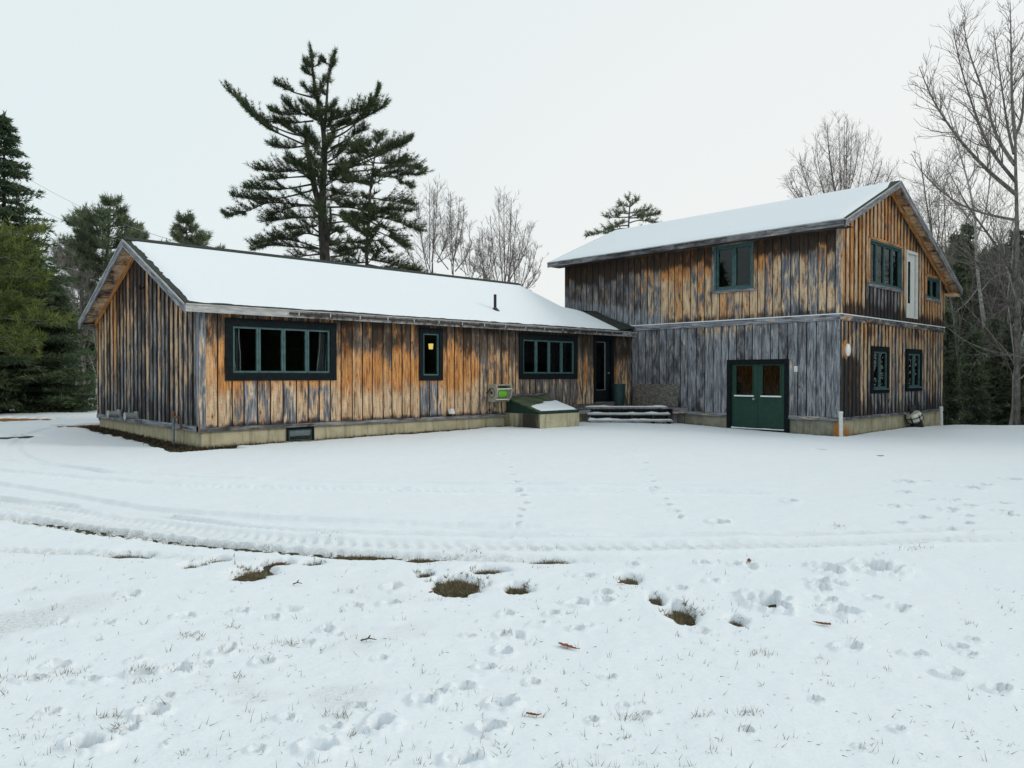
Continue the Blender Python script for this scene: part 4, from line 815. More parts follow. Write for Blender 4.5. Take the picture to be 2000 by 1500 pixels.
# barrel by the door
p = on(1208, 775, Y=16.08); bc = np.array([p[0], p[1], DZ]); bar = thing('trash_can', bc, 'dark green round trash can standing on the porch beside the door', 'trash can')
hh = .74; a = Acc(); a.tube([bc+[0, 0, .0], bc+[0, 0, hh*.5], bc+[0, 0, hh]], [.195, .215, .23], 28); a.build('bin', M['barrel'], bar, smooth=False)
a = Acc(); a.tube([bc+[0, 0, hh-.02], bc+[0, 0, hh+.015], bc+[0, 0, hh+.02]], [.245, .245, .225], 28); a.build('rim', M['barrel'], bar)

# ------------------------------------------------------------------ hose reel on the front wall
hx0, hx1 = 14.62, 15.22; hz0, hz1 = .83, 1.335; hr = thing('hose_reel', (hx0, YF-.05, hz0), 'beige wall-mounted hose reel holding bright green hose', 'hose reel')
prof = [(YF-.05, hz0+.02), (YF-.3, hz0), (YF-.42, hz0+.14), (YF-.46, hz0+.33), (YF-.42, hz1-.03), (YF-.36, hz1), (YF-.05, hz1)]
for xx in (hx0, hx1-.035):
    a = Acc(); a.prism([(xx, y, z) for y, z in prof], (.035, 0, 0)); sp = a.build('side_plate', M['beige'], hr)
    if xx == hx0:
        c = np.array([xx-.004, YF-.22, hz0+.26]); a = Acc(); a.tube([c+[0, .12*math.cos(t), .14*math.sin(t)] for t in np.linspace(0, 2*math.pi, 24)], .008, 6); a.build('hub_ring', M['black'], sp)
        a = Acc(); a.tube([c+[.01, 0, 0], c+[-.03, 0, 0]], .035, 12); a.tube([c+[-.03, 0, 0], c+[-.035, .05, .13], c+[-.035, .12, .02]], .011, 6); a.tube([c+[-.03, .15, .0], c+[-.07, .15, .0]], .022, 8); a.build('crank', M['black'], sp)
a = Acc(); a.box((hx0+.035, YF-.40, hz1-.03), (hx1-.035, YF-.05, hz1-.002)); a.box((hx0+.035, YF-.07, hz0), (hx1-.035, YF-.05, hz1-.03)); a.build('back_frame', M['beige'], hr)
a = Acc()
for zz, yy in ((hz0+.07, YF-.33), (hz1-.13, YF-.435)): a.tube([(hx0+.035, yy, zz), (hx1-.035, yy, zz)], .016, 8)
a.build('guide_bar', M['white'], hr)
c = np.array([0, YF-.25, hz0+.24]); a = Acc()
for k in range(11):
    x = hx0+.15+k*.029; a.tube([np.array([x, c[1]+.115*math.cos(t), c[2]+.115*math.sin(t)]) for t in np.linspace(0, 2*math.pi, 20)], .017, 6, cap=False)
a.tube([(hx0+.13, c[1], c[2]), (hx0+.48, c[1], c[2])], .105, 18); a.build('hose', M['lime'], hr, smooth=True)
for x in (hx0+.1, hx0+.50):
    a = Acc(); a.tube([(x, c[1], c[2]), (x+.012, c[1], c[2])], .165, 22); a.build('drum_flange', M['beige'], hr)
a = Acc(); a.tube([(hx0+.06, YF-.07, hz0), (hx0+.06, YF-.06, hz0-.24)], .008, 5); a.tube([(hx0+.0, YF-.06, hz0-.24), (hx0+.13, YF-.06, hz0-.24)], .014, 6); a.tube([(hx0+.06, YF-.06, hz0-.3), (hx0+.06, YF-.06, hz0-.2)], .018, 6); a.build('tap', M['black'], hr)

# ------------------------------------------------------------------ pipes and drum by the gable
for (px_, yt, yb, lab) in ((1643, 804, 857, 'white plastic pipe standing at the near corner with the orange rust stain'), (1839, 794, 836, 'white plastic pipe standing at the far right corner of the building')):
    p = on(px_, yb, Y=YG-.16) if px_ < 1700 else on(px_, yb, Y=YG-.2); q = on(px_-1, yt, Y=p[1])
    b = np.array([p[0], p[1], -.5]); t = np.array([q[0], p[1], q[2]]); a = Acc(); a.tube([b, t], .055, 14); a.tube([t+[0, 0, -.06], t+[0, 0, .004]], .063, 14); a.build('standing_pipe', M['white'], None, cat='pipe', label=lab, group='white pipes at the building corners', loc=(p[0], p[1], p[2]))
p = on(1797, 842, Y=YG-.35); b = np.array([p[0], p[1], p[2]-.06]); q = on(1783, 808, Y=YG-.22); t = np.array([q[0], q[1], q[2]]); ax = (t-b)/np.linalg.norm(t-b)
dm = thing('leaning_drum', b, 'black and silver drum leaning against the pale foundation under the gable windows', 'drum')
a = Acc(); a.tube([b, b+ax*.2, b+ax*.42], [.17, .175, .19], 18); a.build('lower_body', M['black'], dm)
a = Acc(); a.tube([b+ax*.42, b+ax*.46, b+ax*.66, b+ax*.74, b+ax*.78], [.19, .235, .245, .2, .06], 18); a.build('metal_head', M['chrome'], dm)
a = Acc()
for s in (.45, .6): a.tube([b+ax*s, b+ax*(s+.025)], .252, 18)
sidev = np.cross(ax, [0, 1, 0]); sidev /= np.linalg.norm(sidev)
for th in np.linspace(0, 2*math.pi, 7)[:-1]:
    d_ = sidev*math.cos(th)+np.cross(ax, sidev)*math.sin(th); a.tube([b+ax*.44+d_*.244, b+ax*.68+d_*.246], .018, 5)
a.build('black_band', M['black'], dm)
a = Acc(); hp = b+ax*.78; a.tube([hp+sidev*-.12, hp+ax*.1+sidev*-.1, hp+ax*.13+sidev*.05, hp+sidev*.12], .03, 8); a.tube([hp+sidev*-.28+[0, .05, .05], hp+ax*.03, hp+sidev*.1+ax*.02], [.07, .06, .04], 8); a.build('handle', M['black'], dm)

#==TREES==
# ------------------------------------------------------------------ trees
def nrm(v): return v/(np.linalg.norm(v, axis=-1, keepdims=True)+1e-9)
def tufts(a, P, D, ln, wd, k, rs, spread=.75, light=None):
    """needle tufts: k thin blades round each point P, leaning along direction D"""
    n = len(P)
    if n == 0: return
    P = np.repeat(P, k, 0); D = np.repeat(nrm(D), k, 0); m = len(P)
    d = nrm(D+spread*rs.normal(0, 1, (m, 3))); s = nrm(np.cross(d, rs.normal(0, 1, (m, 3))))
    L = ln*rs.uniform(.6, 1.25, (m, 1)); W = wd*rs.uniform(.7, 1.3, (m, 1)); b = P+rs.normal(0, 1, (m, 3))*ln*.12
    V = np.stack([b-s*W*.5, b+s*W*.5, b+d*L], 1).reshape(-1, 3)
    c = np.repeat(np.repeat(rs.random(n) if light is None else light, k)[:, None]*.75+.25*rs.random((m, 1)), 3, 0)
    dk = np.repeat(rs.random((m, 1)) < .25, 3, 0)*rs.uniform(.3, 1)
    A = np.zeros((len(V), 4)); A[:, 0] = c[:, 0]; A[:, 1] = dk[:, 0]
    a.add(V, np.arange(3*m).reshape(-1, 3), A)
def curve3(pts, n):
    pts = np.array(pts, float); s = np.concatenate([[0], np.cumsum(np.linalg.norm(np.diff(pts, axis=0), axis=1))]); u = np.linspace(0, s[-1], n)
    Q = np.stack([np.interp(u, s, pts[:, i]) for i in range(3)], -1)
    for _ in range(max(1, n//6)): Q[1:-1] = (Q[:-2]+2*Q[1:-1]+Q[2:])/4
    return Q, s[-1]
def plume(wood, leaf, Q, L, f0, rs, ln=.26, wd=.045, tw=.9, dens=7, up=.25, kk=6, r0=.05, wr=True):
    """limb curve Q with flat plumes of needles on its outer part"""
    n = len(Q); wood.tube(Q, np.linspace(r0, .012, n), 5)
    T = np.gradient(Q, axis=0); T = nrm(T); cnt = max(3, int(L*dens*(1-f0)))
    PP = []; DD = []; LL = []
    for q in range(cnt):
        f = f0+(1-f0)*(q+rs.random())/cnt; i = min(int(f*(n-1)), n-2); p = Q[i]+(Q[i+1]-Q[i])*(f*(n-1)-i); t = T[i]
        sd = nrm(np.cross(t, [0, 0, 1.0]))*(1 if rs.random() < .5 else -1); ang = rs.uniform(.2, 1.0)
        d = nrm(t*(1-ang*.5)+sd*ang+np.array([0, 0, up*rs.uniform(0, 1.6)])); l = tw*rs.uniform(.4, 1.1)*(1-.55*max(0, f-.5)/.5)
        m = 5; e = p+d*l*np.linspace(.15, 1, m)[:, None]+np.array([0, 0, 1])*(up*l*.5*np.linspace(0, 1, m)[:, None]**2)
        if wr: wood.tube(np.vstack([p[None], e[[2, 4]]]), [.012, .009, .005], 3, cap=False)
        PP.append(e); DD.append(np.tile(d+[0, 0, up*.6], (m, 1))); LL.append(np.full(m, rs.random()))
    m = 4; PP.append(Q[-m:]); DD.append(T[-m:]); LL.append(np.full(m, .6))
    tufts(leaf, np.vstack(PP), np.vstack(DD), ln, wd, kk, rs, .7, np.concatenate(LL))
def px_limb(pts, d0, spread, rs):
    """traced limb: pixel points lifted off the picture plane so that the crown gets depth"""
    n = len(pts); dd = rs.uniform(-1, 1)*spread; return [at(x, y, d0+dd*(i/(n-1))**.9) for i, (x, y) in enumerate(pts)]
def rootz(p, d): q = at(p, 733, d); return np.array([q[0], q[1], float(gz(q[0], q[1]))])
# --- the tall forked white pine behind the wing
rs = np.random.default_rng(21); D0 = 34.0; b = rootz(636, D0)
pine = thing('pine_tree', b, 'tall forked white pine with a long upswept limb, rising behind the low roof', 'tree')
wd_, lf = Acc(), Acc()
tk, _ = curve3([b-[0, 0, .3], at(636, 520, D0), at(630, 430, D0), at(627, 400, D0), at(633, 340, D0), at(636, 290, D0), at(631, 238, D0), at(622, 205, D0), at(612, 165, D0), at(606, 92, D0)], 40)
wd_.tube(tk, np.interp(np.linspace(0, 1, 40), [0, .3, .5, .62, .8, 1], [.32, .26, .22, .15, .10, .02]), 10)
st_, _ = curve3([at(627, 402, D0), at(617, 380, D0+.2), at(609, 340, D0+.3), at(604, 318, D0+.4), at(597, 270, D0+.5), at(597, 258, D0+.5)], 18); wd_.tube(st_, np.linspace(.15, .075, 18), 8)
s2_, _ = curve3([at(637, 480, D0), at(645, 440, D0-.4), at(646, 425, D0-.5), at(645, 405, D0-.6)], 10); wd_.tube(s2_, np.linspace(.10, .045, 10), 7)
s3_, _ = curve3([at(633, 255, D0), at(637, 215, D0-.2), at(641, 150, D0-.4), at(655, 105, D0-.4)], 14); wd_.tube(s3_, np.linspace(.08, .02, 14), 6)
LIM = [([(597,284),(562,268),(520,250),(482,214),(450,180)],.30,1.15,2.2),([(597,266),(570,262),(540,250),(500,232),(475,205)],.5,.8,1.5),([(610,190),(575,181),(538,163)],.45,.5,1.2),([(622,224),(590,222),(552,224),(530,216)],.3,.65,1.2),([(600,226),(575,215),(556,200)],.3,.5,1.2),([(612,236),(570,240),(535,238)],.3,.7,1.2),
([(597,268),(572,258),(545,240)],.3,.7,1.2),([(600,284),(562,290),(530,284)],.35,.75,1.4),([(605,300),(580,320),(560,318)],.4,.6,1.2),([(608,330),(570,334),(535,336),(500,330)],.25,.9,1.6),([(609,344),(570,346),(520,352)],.5,.6,1.5),([(608,360),(560,369),(520,371),(478,366)],.35,.8,1.8),([(612,371),(560,385),(510,392),(455,383)],.45,.9,2.0),([(615,402),(570,398),(522,394),(480,414),(441,424)],.35,1.0,2.2),
([(618,402),(575,402),(530,420),(520,435)],.3,.9,1.8),([(618,424),(575,425),(525,432)],.3,.9,1.6),([(620,440),(590,445),(560,448)],.3,.7,1.5),([(624,486),(575,482),(530,478),(492,488)],.3,1.0,2.0),([(624,486),(580,470),(540,466),(500,478)],.3,.9,2.0),([(626,496),(590,500),(560,515)],.4,.7,1.5),([(626,462),(600,455),(575,462)],.3,.7,1.4),
([(640,262),(680,246),(712,230),(752,208)],.4,1.0,1.8),([(640,276),(680,256),(730,205),(740,172)],.5,.8,1.6),([(642,236),(690,222),(730,205)],.25,.95,1.6),([(638,246),(665,244),(690,242)],.3,.7,1.2),([(645,290),(680,272),(712,250)],.6,.6,1.6),([(635,302),(660,285),(700,282),(716,284)],.3,.9,1.6),([(638,318),(655,308),(672,290)],.3,.7,1.2),([(640,336),(690,326),(750,300),(803,272)],.55,.9,2.0),([(640,322),(690,318),(740,300),(780,285)],.5,.8,1.8),
([(640,341),(690,335),(750,330),(800,322),(830,338)],.5,1.0,2.2),([(645,350),(690,352),(722,360)],.25,.8,1.5),([(640,405),(680,404),(720,412),(762,420)],.4,.9,1.8),([(645,386),(652,380),(655,375)],.6,.3,.6),([(645,418),(690,425),(730,430)],.45,.7,1.6),([(640,436),(680,432),(715,436)],.4,.5,1.5),([(645,475),(690,473),(720,478)],.4,.6,1.5),([(645,502),(680,498),(690,500)],.3,.6,1.2),([(648,455),(670,445),(690,440)],.9,.2,1.0),([(640,462),(655,450),(665,455)],.4,.5,1.0)]
for pts, f0, tw, sp in LIM:
    Q, L = curve3(px_limb(pts, D0, sp*1.1, rs), 16); plume(wd_, lf, Q, L, f0, rs, tw=tw, dens=19, up=.42, kk=10, ln=.2, wd=.022)
for k in range(44):   # crown top and limbs that point towards and away from the viewer
    t = .58+.405*rs.random()**.8; i = int(t*39); p = tk[i] if k % 6 else s3_[int(rs.uniform(.2, .95)*13)]; az = rs.uniform(0, 6.28); L0 = ((1-t)*4.2*rs.uniform(.6, 1.1)+.2) if k % 6 else .45
    e = p+np.array([math.cos(az)*L0, math.sin(az)*L0, L0*.55]); Q, L = curve3([p, (p+e)/2-[0, 0, .1], e], 8); plume(wd_, lf, Q, L, .2, rs, tw=.28+.14*L0, dens=15, up=.6, kk=8, r0=.03, ln=.21, wd=.021)
for q_ in (tk, s3_, st_):
    plume(wd_, lf, q_[-6:], .9, .1, rs, tw=.35, dens=22, up=.9, kk=9, ln=.2, wd=.02, r0=.02)
for k in range(26):
    t = rs.uniform(.26, .7); p = tk[int(t*39)]; s = rs.choice([-1, 1]); L0 = rs.uniform(1.5, 3.2); e = p+FW*s*L0+RT*rs.uniform(-1, 1)*.8+[0, 0, rs.uniform(-.1, .6)]
    Q, L = curve3([p, (p+e)/2, e], 8); plume(wd_, lf, Q, L, .3, rs, tw=.9, dens=10, up=.35, kk=8, ln=.21, wd=.021)
for k in range(18):   # bare dead stubs on the trunk
    t = rs.uniform(.2, .62); p = tk[int(t*39)]; d = RT*rs.choice([-1, 1])*rs.uniform(.4, 1.3)+FW*rs.uniform(-.4, .4)+[0, 0, rs.uniform(-.1, .4)]; wd_.tube([p, p+d*.6+[0, 0, -.05], p+d], [.03, .02, .008], 4)
wd_.build('trunk', M['bark_dark'], pine); lf.build('crown', M['pine'], pine)
# --- the slimmer pine at its right
D1 = 32.5; b = rootz(718, D1); p2 = thing('pine_tree', b, 'slimmer dark pine with a crooked trunk close to the right of the tall forked pine', 'tree'); wd_, lf = Acc(), Acc()
tk, _ = curve3([b, at(717, 530, D1), at(715, 456, D1), at(723, 434, D1), at(720, 400, D1), at(725, 352, D1), at(731, 310, D1), at(735, 285, D1)], 30); wd_.tube(tk, np.linspace(.13, .03, 30), 7)
for pts, f0, tw, sp in [([(725,342),(770,346),(802,366)],.2,.9,1.6),([(722,386),(770,394),(806,400)],.2,.9,1.6),([(721,405),(760,410),(800,412)],.2,.9,1.6),([(722,421),(770,430),(816,450)],.2,1.0,1.8),([(722,432),(760,450),(790,482)],.25,.9,1.5),([(724,362),(690,354),(670,356)],.2,.8,1.3),([(722,398),(690,402),(665,402)],.25,.8,1.3),([(721,420),(695,424),(672,420)],.3,.6,1.3),([(716,482),(690,486),(662,492)],.2,.8,1.4),
([(716,505),(760,514),(815,532)],.1,1.0,1.6),([(716,512),(690,515),(665,520)],.1,.9,1.4),([(716,516),(770,528),(840,545)],.2,.9,1.5),([(717,470),(740,470),(760,490)],.3,.6,1.2),([(730,318),(765,320),(800,315)],.15,.9,1.5),([(733,296),(765,290),(790,280)],.2,.8,1.4),([(730,300),(700,296),(680,300)],.2,.8,1.4),([(729,322),(700,322),(676,330)],.2,.8,1.3),([(727,335),(770,338),(815,342)],.3,.9,1.5),([(716,450),(705,446),(699,448)],.9,.1,.3),([(716,456),(712,446),(711,440)],.95,.1,.2),([(735,288),(738,275),(742,262)],.1,.6,.6),([(722,445),(760,462),(788,480)],.5,.7,1.3)]:
    Q, L = curve3(px_limb(pts, D1, sp, rs), 14); plume(wd_, lf, Q, L, f0, rs, tw=tw, dens=17, up=.34, kk=10, r0=.035, ln=.2, wd=.022)
for k in range(14):
    t = rs.uniform(.45, .98); p = tk[int(t*29)]; L0 = rs.uniform(.8, 1.8); e = p+FW*rs.choice([-1, 1])*L0+RT*rs.uniform(-.7, .7)+[0, 0, .4]; Q, L = curve3([p, (p+e)/2, e], 7); plume(wd_, lf, Q, L, .25, rs, tw=.7, dens=8, up=.3, kk=7, r0=.03)
wd_.build('trunk', M['bark_dark'], p2); lf.build('crown', M['pine'], p2)
def lit(mat, key): return M[key]
# --- generic bushy pine / spruce
def pine_at(px_, d, ytop, wpx, label, seed, mat='pine', lean=0, start=.35, lv=16, per=5, group=None, shape=1.0, cy=None, kk=6, ln=.28, up=.45, bark='bark_dark', mul=1.0):
    rs = np.random.default_rng(seed); b = rootz(px_, d); top = at(px_+lean, ytop, d); H = top[2]-b[2]; R = wpx/F*d
    o = thing('pine_tree', b, label, 'tree', group); wd_, lf = Acc(), Acc(); tk, _ = curve3([b-[0, 0, .2], b*.5+top*.5+RT*rs.normal(0, .2), top], 20); wd_.tube(tk, np.linspace(.018*H+.03, .02, 20), 7)
    for q in range(lv):
        t = start+(1-start)*(q+.5)/lv; p = tk[min(int(t*19), 19)]; f = (t-start)/(1-start); R_ = R*(max(.12, (1-f)**.7*min(1, .45+f*2.2)) if shape == 1 else max(.15, math.sin(math.pi*min(.97, f*.78+.22))))
        for k in range(per):
            az = rs.uniform(0, 6.28); L0 = R_*rs.uniform(.65, 1.15); e = p+np.array([math.cos(az)*L0, math.sin(az)*L0, L0*up*rs.uniform(.3, 1.2)])
            Q, L = curve3([p, p*.5+e*.5-[0, 0, .06*L0], e], 8); plume(wd_, lf, Q, L, .3, rs, ln=ln, wd=.034*ln/.28, tw=min(1.1, .3+.28*L0), dens=9*mul, up=.7, kk=kk, r0=.035, wr=False)
    wd_.build('trunk', M[bark], o); lf.build('crown', M[mat], o); return o
def spruce_at(px_, d, ytop, wpx, label, seed, mat='spruce', group=None, low=.03, per=9, step=.36, kk=5, ln=.2, dens=1.0, name='spruce_tree', bark='bark_dark', z0=None):
    rs = np.random.default_rng(seed); b = rootz(px_, d); top = at(px_, ytop, d); H = top[2]-b[2]; R = wpx/F*d
    o = thing(name, b, label, 'tree', group); wd_, lf = Acc(), Acc(); wd_.tube([b-[0, 0, .2], (b+top)/2, top], [.011*H+.04, .007*H+.02, .012], 8); PP, DD, LL = [], [], []
    h = low*H+.15
    while h < H*.985:
        f = h/H; R_ = R*(1-f)**.98*min(1, .7+f*3)*1.04
        n = max(4, int(per*(1-f*.55)))
        for k in range(n):
            az = rs.uniform(0, 6.28); L0 = R_*rs.uniform(.72, 1.12)+.08; dr_ = np.array([math.cos(az), math.sin(az), 0]); p = np.array([b[0], b[1], b[2]+h+rs.uniform(-.15, .15)])
            m = max(4, int(L0/.22*dens)); s = np.linspace(.12, 1, m); droop = (-.38*s+.30*s**2)*L0*(1-f*1.35); C = p+dr_*(L0*s)[:, None]; C[:, 2] += droop
            wd_.tube(np.vstack([p[None], C[[m//2, m-1]]]), [.02, .013, .005], 3, cap=False)
            sd = np.array([-dr_[1], dr_[0], 0]); li = rs.random()
            for s_i in range(m):
                w_ = .52*L0*(1-s[s_i])*.75+.14; nn_ = max(1, int(w_/.16))
                for sg in (-1, 1):
                    q = np.linspace(.1, 1, nn_+1)[:, None]; tw = C[s_i]+(sd*sg*.8+dr_*.6)*w_*q*rs.uniform(.6, 1.1); tw[:, 2] -= .12*w_*q[:, 0]
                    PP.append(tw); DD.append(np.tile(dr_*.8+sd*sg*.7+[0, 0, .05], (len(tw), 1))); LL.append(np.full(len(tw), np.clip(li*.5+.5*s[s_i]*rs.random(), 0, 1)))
        h += step*(1-.45*f)*rs.uniform(.8, 1.2)
    PP.append(top+np.array([[0, 0, -q] for q in (.0, .12, .25, .4)])); DD.append(np.tile([0, 0, 1.], (4, 1))); LL.append(np.full(4, .5))
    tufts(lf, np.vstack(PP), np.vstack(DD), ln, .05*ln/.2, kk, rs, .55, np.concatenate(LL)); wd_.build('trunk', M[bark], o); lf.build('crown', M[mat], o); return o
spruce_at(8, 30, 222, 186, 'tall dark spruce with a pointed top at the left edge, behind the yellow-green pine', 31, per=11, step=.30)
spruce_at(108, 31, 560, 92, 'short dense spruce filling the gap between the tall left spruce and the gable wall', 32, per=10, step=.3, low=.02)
# yellow-green pine reaching in from the left
rs = np.random.default_rng(33); D2 = 25.; b = rootz(-130, D2); yp = thing('pine_tree', b, 'soft yellow-green pine whose drooping branches reach in at the left edge', 'tree'); wd_, lf = Acc(), Acc(); top = at(-125, 330, D2); tk, _ = curve3([b, top], 16); wd_.tube(tk, np.linspace(.16, .03, 16), 7)
for k in range(38):
    y0 = rs.uniform(470, 690); q = (y0-470)/220; tipx = rs.uniform(-20, 60)+120*math.exp(-((y0-660)/60)**2)*rs.uniform(.2, .8)+70*math.exp(-((y0-520)/50)**2)*rs.uniform(0, 1); dz = rs.uniform(-2.2, 2.2)
    Q, L = curve3([at(-125, y0-25, D2), at((tipx-125)/2, y0-8, D2+dz*.5), at(tipx, y0+rs.uniform(-22, 14), D2+dz)], 12); plume(wd_, lf, Q, L, .3, rs, ln=.27, wd=.034, tw=.8, dens=7, up=.45, kk=6, r0=.03)
wd_.build('trunk', M['bark'], yp); lf.build('crown', M['pine_yel'], yp)
# pines behind the gable
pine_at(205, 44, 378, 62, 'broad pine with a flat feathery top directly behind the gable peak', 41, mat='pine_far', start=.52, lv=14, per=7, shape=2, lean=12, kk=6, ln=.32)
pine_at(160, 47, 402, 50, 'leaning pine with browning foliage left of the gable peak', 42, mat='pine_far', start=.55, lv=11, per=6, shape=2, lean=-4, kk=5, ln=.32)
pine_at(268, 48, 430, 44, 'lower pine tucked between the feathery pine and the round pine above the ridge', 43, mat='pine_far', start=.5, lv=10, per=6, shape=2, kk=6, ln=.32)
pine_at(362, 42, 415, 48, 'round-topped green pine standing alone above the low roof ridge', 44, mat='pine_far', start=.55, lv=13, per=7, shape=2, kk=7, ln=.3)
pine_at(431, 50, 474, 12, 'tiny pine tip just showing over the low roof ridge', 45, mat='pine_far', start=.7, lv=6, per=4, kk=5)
# pine beyond the tall roof
rs = np.random.default_rng(46); D3 = 48.; b = rootz(1226, D3); sp_ = thing('pine_tree', b, 'small windswept pine top poking above the tall roof near its left end', 'tree'); wd_, lf = Acc(), Acc(); tk, _ = curve3([b, at(1227, 450, D3), at(1228, 420, D3), at(1231, 392, D3)], 24); wd_.tube(tk, np.linspace(.2, .04, 24), 7)
for pts, f0, tw, sp in [([(1227,440),(1200,442),(1172,455),(1146,462)],.25,.8,1.5),([(1227,446),(1205,447),(1185,455)],.3,.8,1.5),([(1228,424),(1205,425),(1183,424)],.3,.8,1.3),([(1228,432),(1212,436),(1194,446)],.3,.7,1.3),([(1228,436),(1245,430),(1265,432),(1282,436)],.35,.8,1.5),([(1229,426),(1260,424),(1287,418)],.2,.9,1.5),([(1230,416),(1250,414),(1264,412)],.1,.9,1.3),([(1230,418),(1215,416),(1204,420)],.1,.8,1.3),([(1230,404),(1218,400),(1209,402)],.1,.7,1.),([(1230,404),(1238,398),(1241,390)],.1,.7,1.),([(1231,398),(1228,392),(1226,388)],.1,.6,1.),([(1229,424),(1240,420),(1252,424)],.1,.8,1.4),([(1227,450),(1245,448),(1258,452)],.4,.6,1.3)]:
    Q, L = curve3(px_limb(pts, D3, sp, rs), 12); plume(wd_, lf, Q, L, f0, rs, ln=.26, wd=.032, tw=tw*.8, dens=9, up=.4, kk=7, r0=.05)
wd_.build('trunk', M['bark'], sp_); lf.build('crown', M['pine_far'], sp_)
# --- bare broadleaf trees
def bare_tree(b, H, label, seed, r0=.12, stems=1, spread=.35, lv=3, mat='bark', name='bare_tree', fork=.3, dens=1.0, group=None, limbs=None, tw=.007, up=.45, trunk_pts=None, kids=(5, 8), klen=1.05):
    rs = np.random.default_rng(seed); o = thing(name, b, label, 'tree', group); a, tg = Acc(), Acc()
    def grow(p, d, L, r, lvl):
        n = 7 if lvl < 2 else 5; pts = [p]; dd = d.copy(); sg = L/(n-1)
        for i in range(n-1):
            dd = nrm(dd+rs.normal(0, .10+.03*lvl, 3)+np.array([0, 0, up*.16])); pts.append(pts[-1]+dd*sg)
        pts = np.array(pts); e = max(r*.28, tw*.6); (a if lvl < 2 else tg).tube(pts, np.linspace(r, e, n), 7 if lvl == 0 else 5 if lvl == 1 else 3, cap=False)
        if lvl >= lv: return
        nk = int(rs.integers(*kids)*dens); 
        for k in range(nk):
            t = rs.uniform(fork if lvl == 0 else .18, .98); i = min(int(t*(n-1)), n-2); q = pts[i]+(pts[i+1]-pts[i])*(t*(n-1)-i); ax = nrm(pts[i+1]-pts[i]); sd = nrm(np.cross(ax, rs.normal(0, 1, 3))); an = rs.uniform(.35, .85)*(spread/.35)
            nd = nrm(ax*math.cos(an)+sd*math.sin(an)+np.array([0, 0, .12])); grow(q, nd, L*rs.uniform(.35, .6)*(1-.5*t)*klen, max(r*(1-.65*t)*rs.uniform(.35, .55), tw), lvl+1)
    if limbs:
        tp, _ = curve3(trunk_pts, 16); a.tube(tp, np.linspace(r0, r0*.35, 16), 9, cap=False)
        for pts, r, f in limbs:
            Q, L = curve3(pts, 14); a.tube(Q, np.linspace(r, .012, 14), 6, cap=False); T = nrm(np.gradient(Q, axis=0))
            for k in range(int(f)):
                t = rs.uniform(.2, .98); i = int(t*13); sd = nrm(np.cross(T[i], rs.normal(0, 1, 3))); an = rs.uniform(.4, .9); grow(Q[i], nrm(T[i]*math.cos(an)+sd*math.sin(an)+[0, 0, .15]), L*rs.uniform(.12, .34)*(1.2-t*.6), max(r*(1-.7*t)*.42, tw), 2)
    else:
        for s in range(stems):
            az = rs.uniform(0, 6.28); l = rs.uniform(.02, .25)*spread/.35 if stems > 1 else .03; grow(np.array(b)+rs.normal(0, .1, 3)*[1, 1, 0]*(stems > 1)-[0, 0, .2], nrm(np.array([math.cos(az)*l, math.sin(az)*l, 1])), H*rs.uniform(.8, 1.0) if s else H, r0*rs.uniform(.75, 1.1), 0)
    if not limbs:
        top_ = max(float(v[:, 2].max()) for v in a.v+tg.v); k_ = H/(top_-b[2])
        for A_ in (a, tg): A_.v = [b+(v-b)*[k_**.6, k_**.6, k_] for v in A_.v]
    a.build('trunk', M[mat], o)
    if tg.n: tg.build('crown', M['twig'], o)
    return o
def bt(px_, d, ytop, label, seed, **k): b = rootz(px_, d); return bare_tree(b, at(px_, ytop, d)[2]-b[2], label, seed, **k)
def fan_tree(px_, d, yf, ytop, wl, wr, n, label, seed, r0=.09, lr=.032, twn=34, tilt=.0, mat='bark'):
    """bare tree whose limbs fan up out of a low fork; wl, wr = crown half widths"""
    rs = np.random.default_rng(seed); b = rootz(px_, d); L = []
    for k in range(n):
        q = (k+.5)/n*2-1+rs.normal(0, .08); x = px_+(wl if q < 0 else wr)*q; y = ytop+(yf-ytop)*(.72*abs(q)**1.8)+abs(rs.normal(0, .06))*(yf-ytop); dz = rs.uniform(-1, 1)*(wl+wr)/2/F*d*.8
        xs = px_+(rs.uniform(-.1, .1)+q*.12)*(wl+wr)/2; y0 = yf+rs.uniform(-.05, .25)*(yf-ytop)
        L.append(([at(xs, y0, d), at(xs+(x-xs)*.55, y0+(y-y0)*.36, d+dz*.5), at(xs+(x-xs)*.86, y0+(y-y0)*.7, d+dz*.85), at(x, y, d+dz)], lr*rs.uniform(.7, 1.2), twn*rs.uniform(.7, 1.2)))
    return bare_tree(b, 10, label, seed+500, r0=r0, limbs=L, trunk_pts=[b-[0, 0, .3], at(px_, (733+yf)/2, d), at(px_, yf, d)], mat=mat, kids=(4, 7))
fan_tree(845, 43, 515, 350, 62, 58, 9, 'bare grey tree with several tall stems right beside the slimmer pine', 51, twn=32)
fan_tree(885, 44, 510, 368, 48, 40, 7, 'bare tree with thin upright stems to the right of the pine group', 52, twn=30)
fan_tree(915, 46, 540, 436, 36, 36, 7, 'short bare sapling with a fine crown above the middle of the low roof', 53, lr=.022, twn=20)
fan_tree(946, 46, 540, 440, 34, 32, 7, 'short bare sapling left of the fan-shaped bare tree', 54, lr=.022, twn=20)
fan_tree(985, 44, 560, 378, 56, 82, 13, 'bare fan-shaped tree above the right end of the low roof ridge', 55, twn=30)
fan_tree(1012, 47, 560, 470, 24, 50, 7, 'low spreading bare sapling at the right end of the low roof ridge', 56, lr=.02, twn=20)
fan_tree(1642, 50, 420, 226, 118, 118, 20, 'wide bare fan-crowned tree rising behind the tall snowy roof', 57, r0=.2, lr=.045, twn=36)
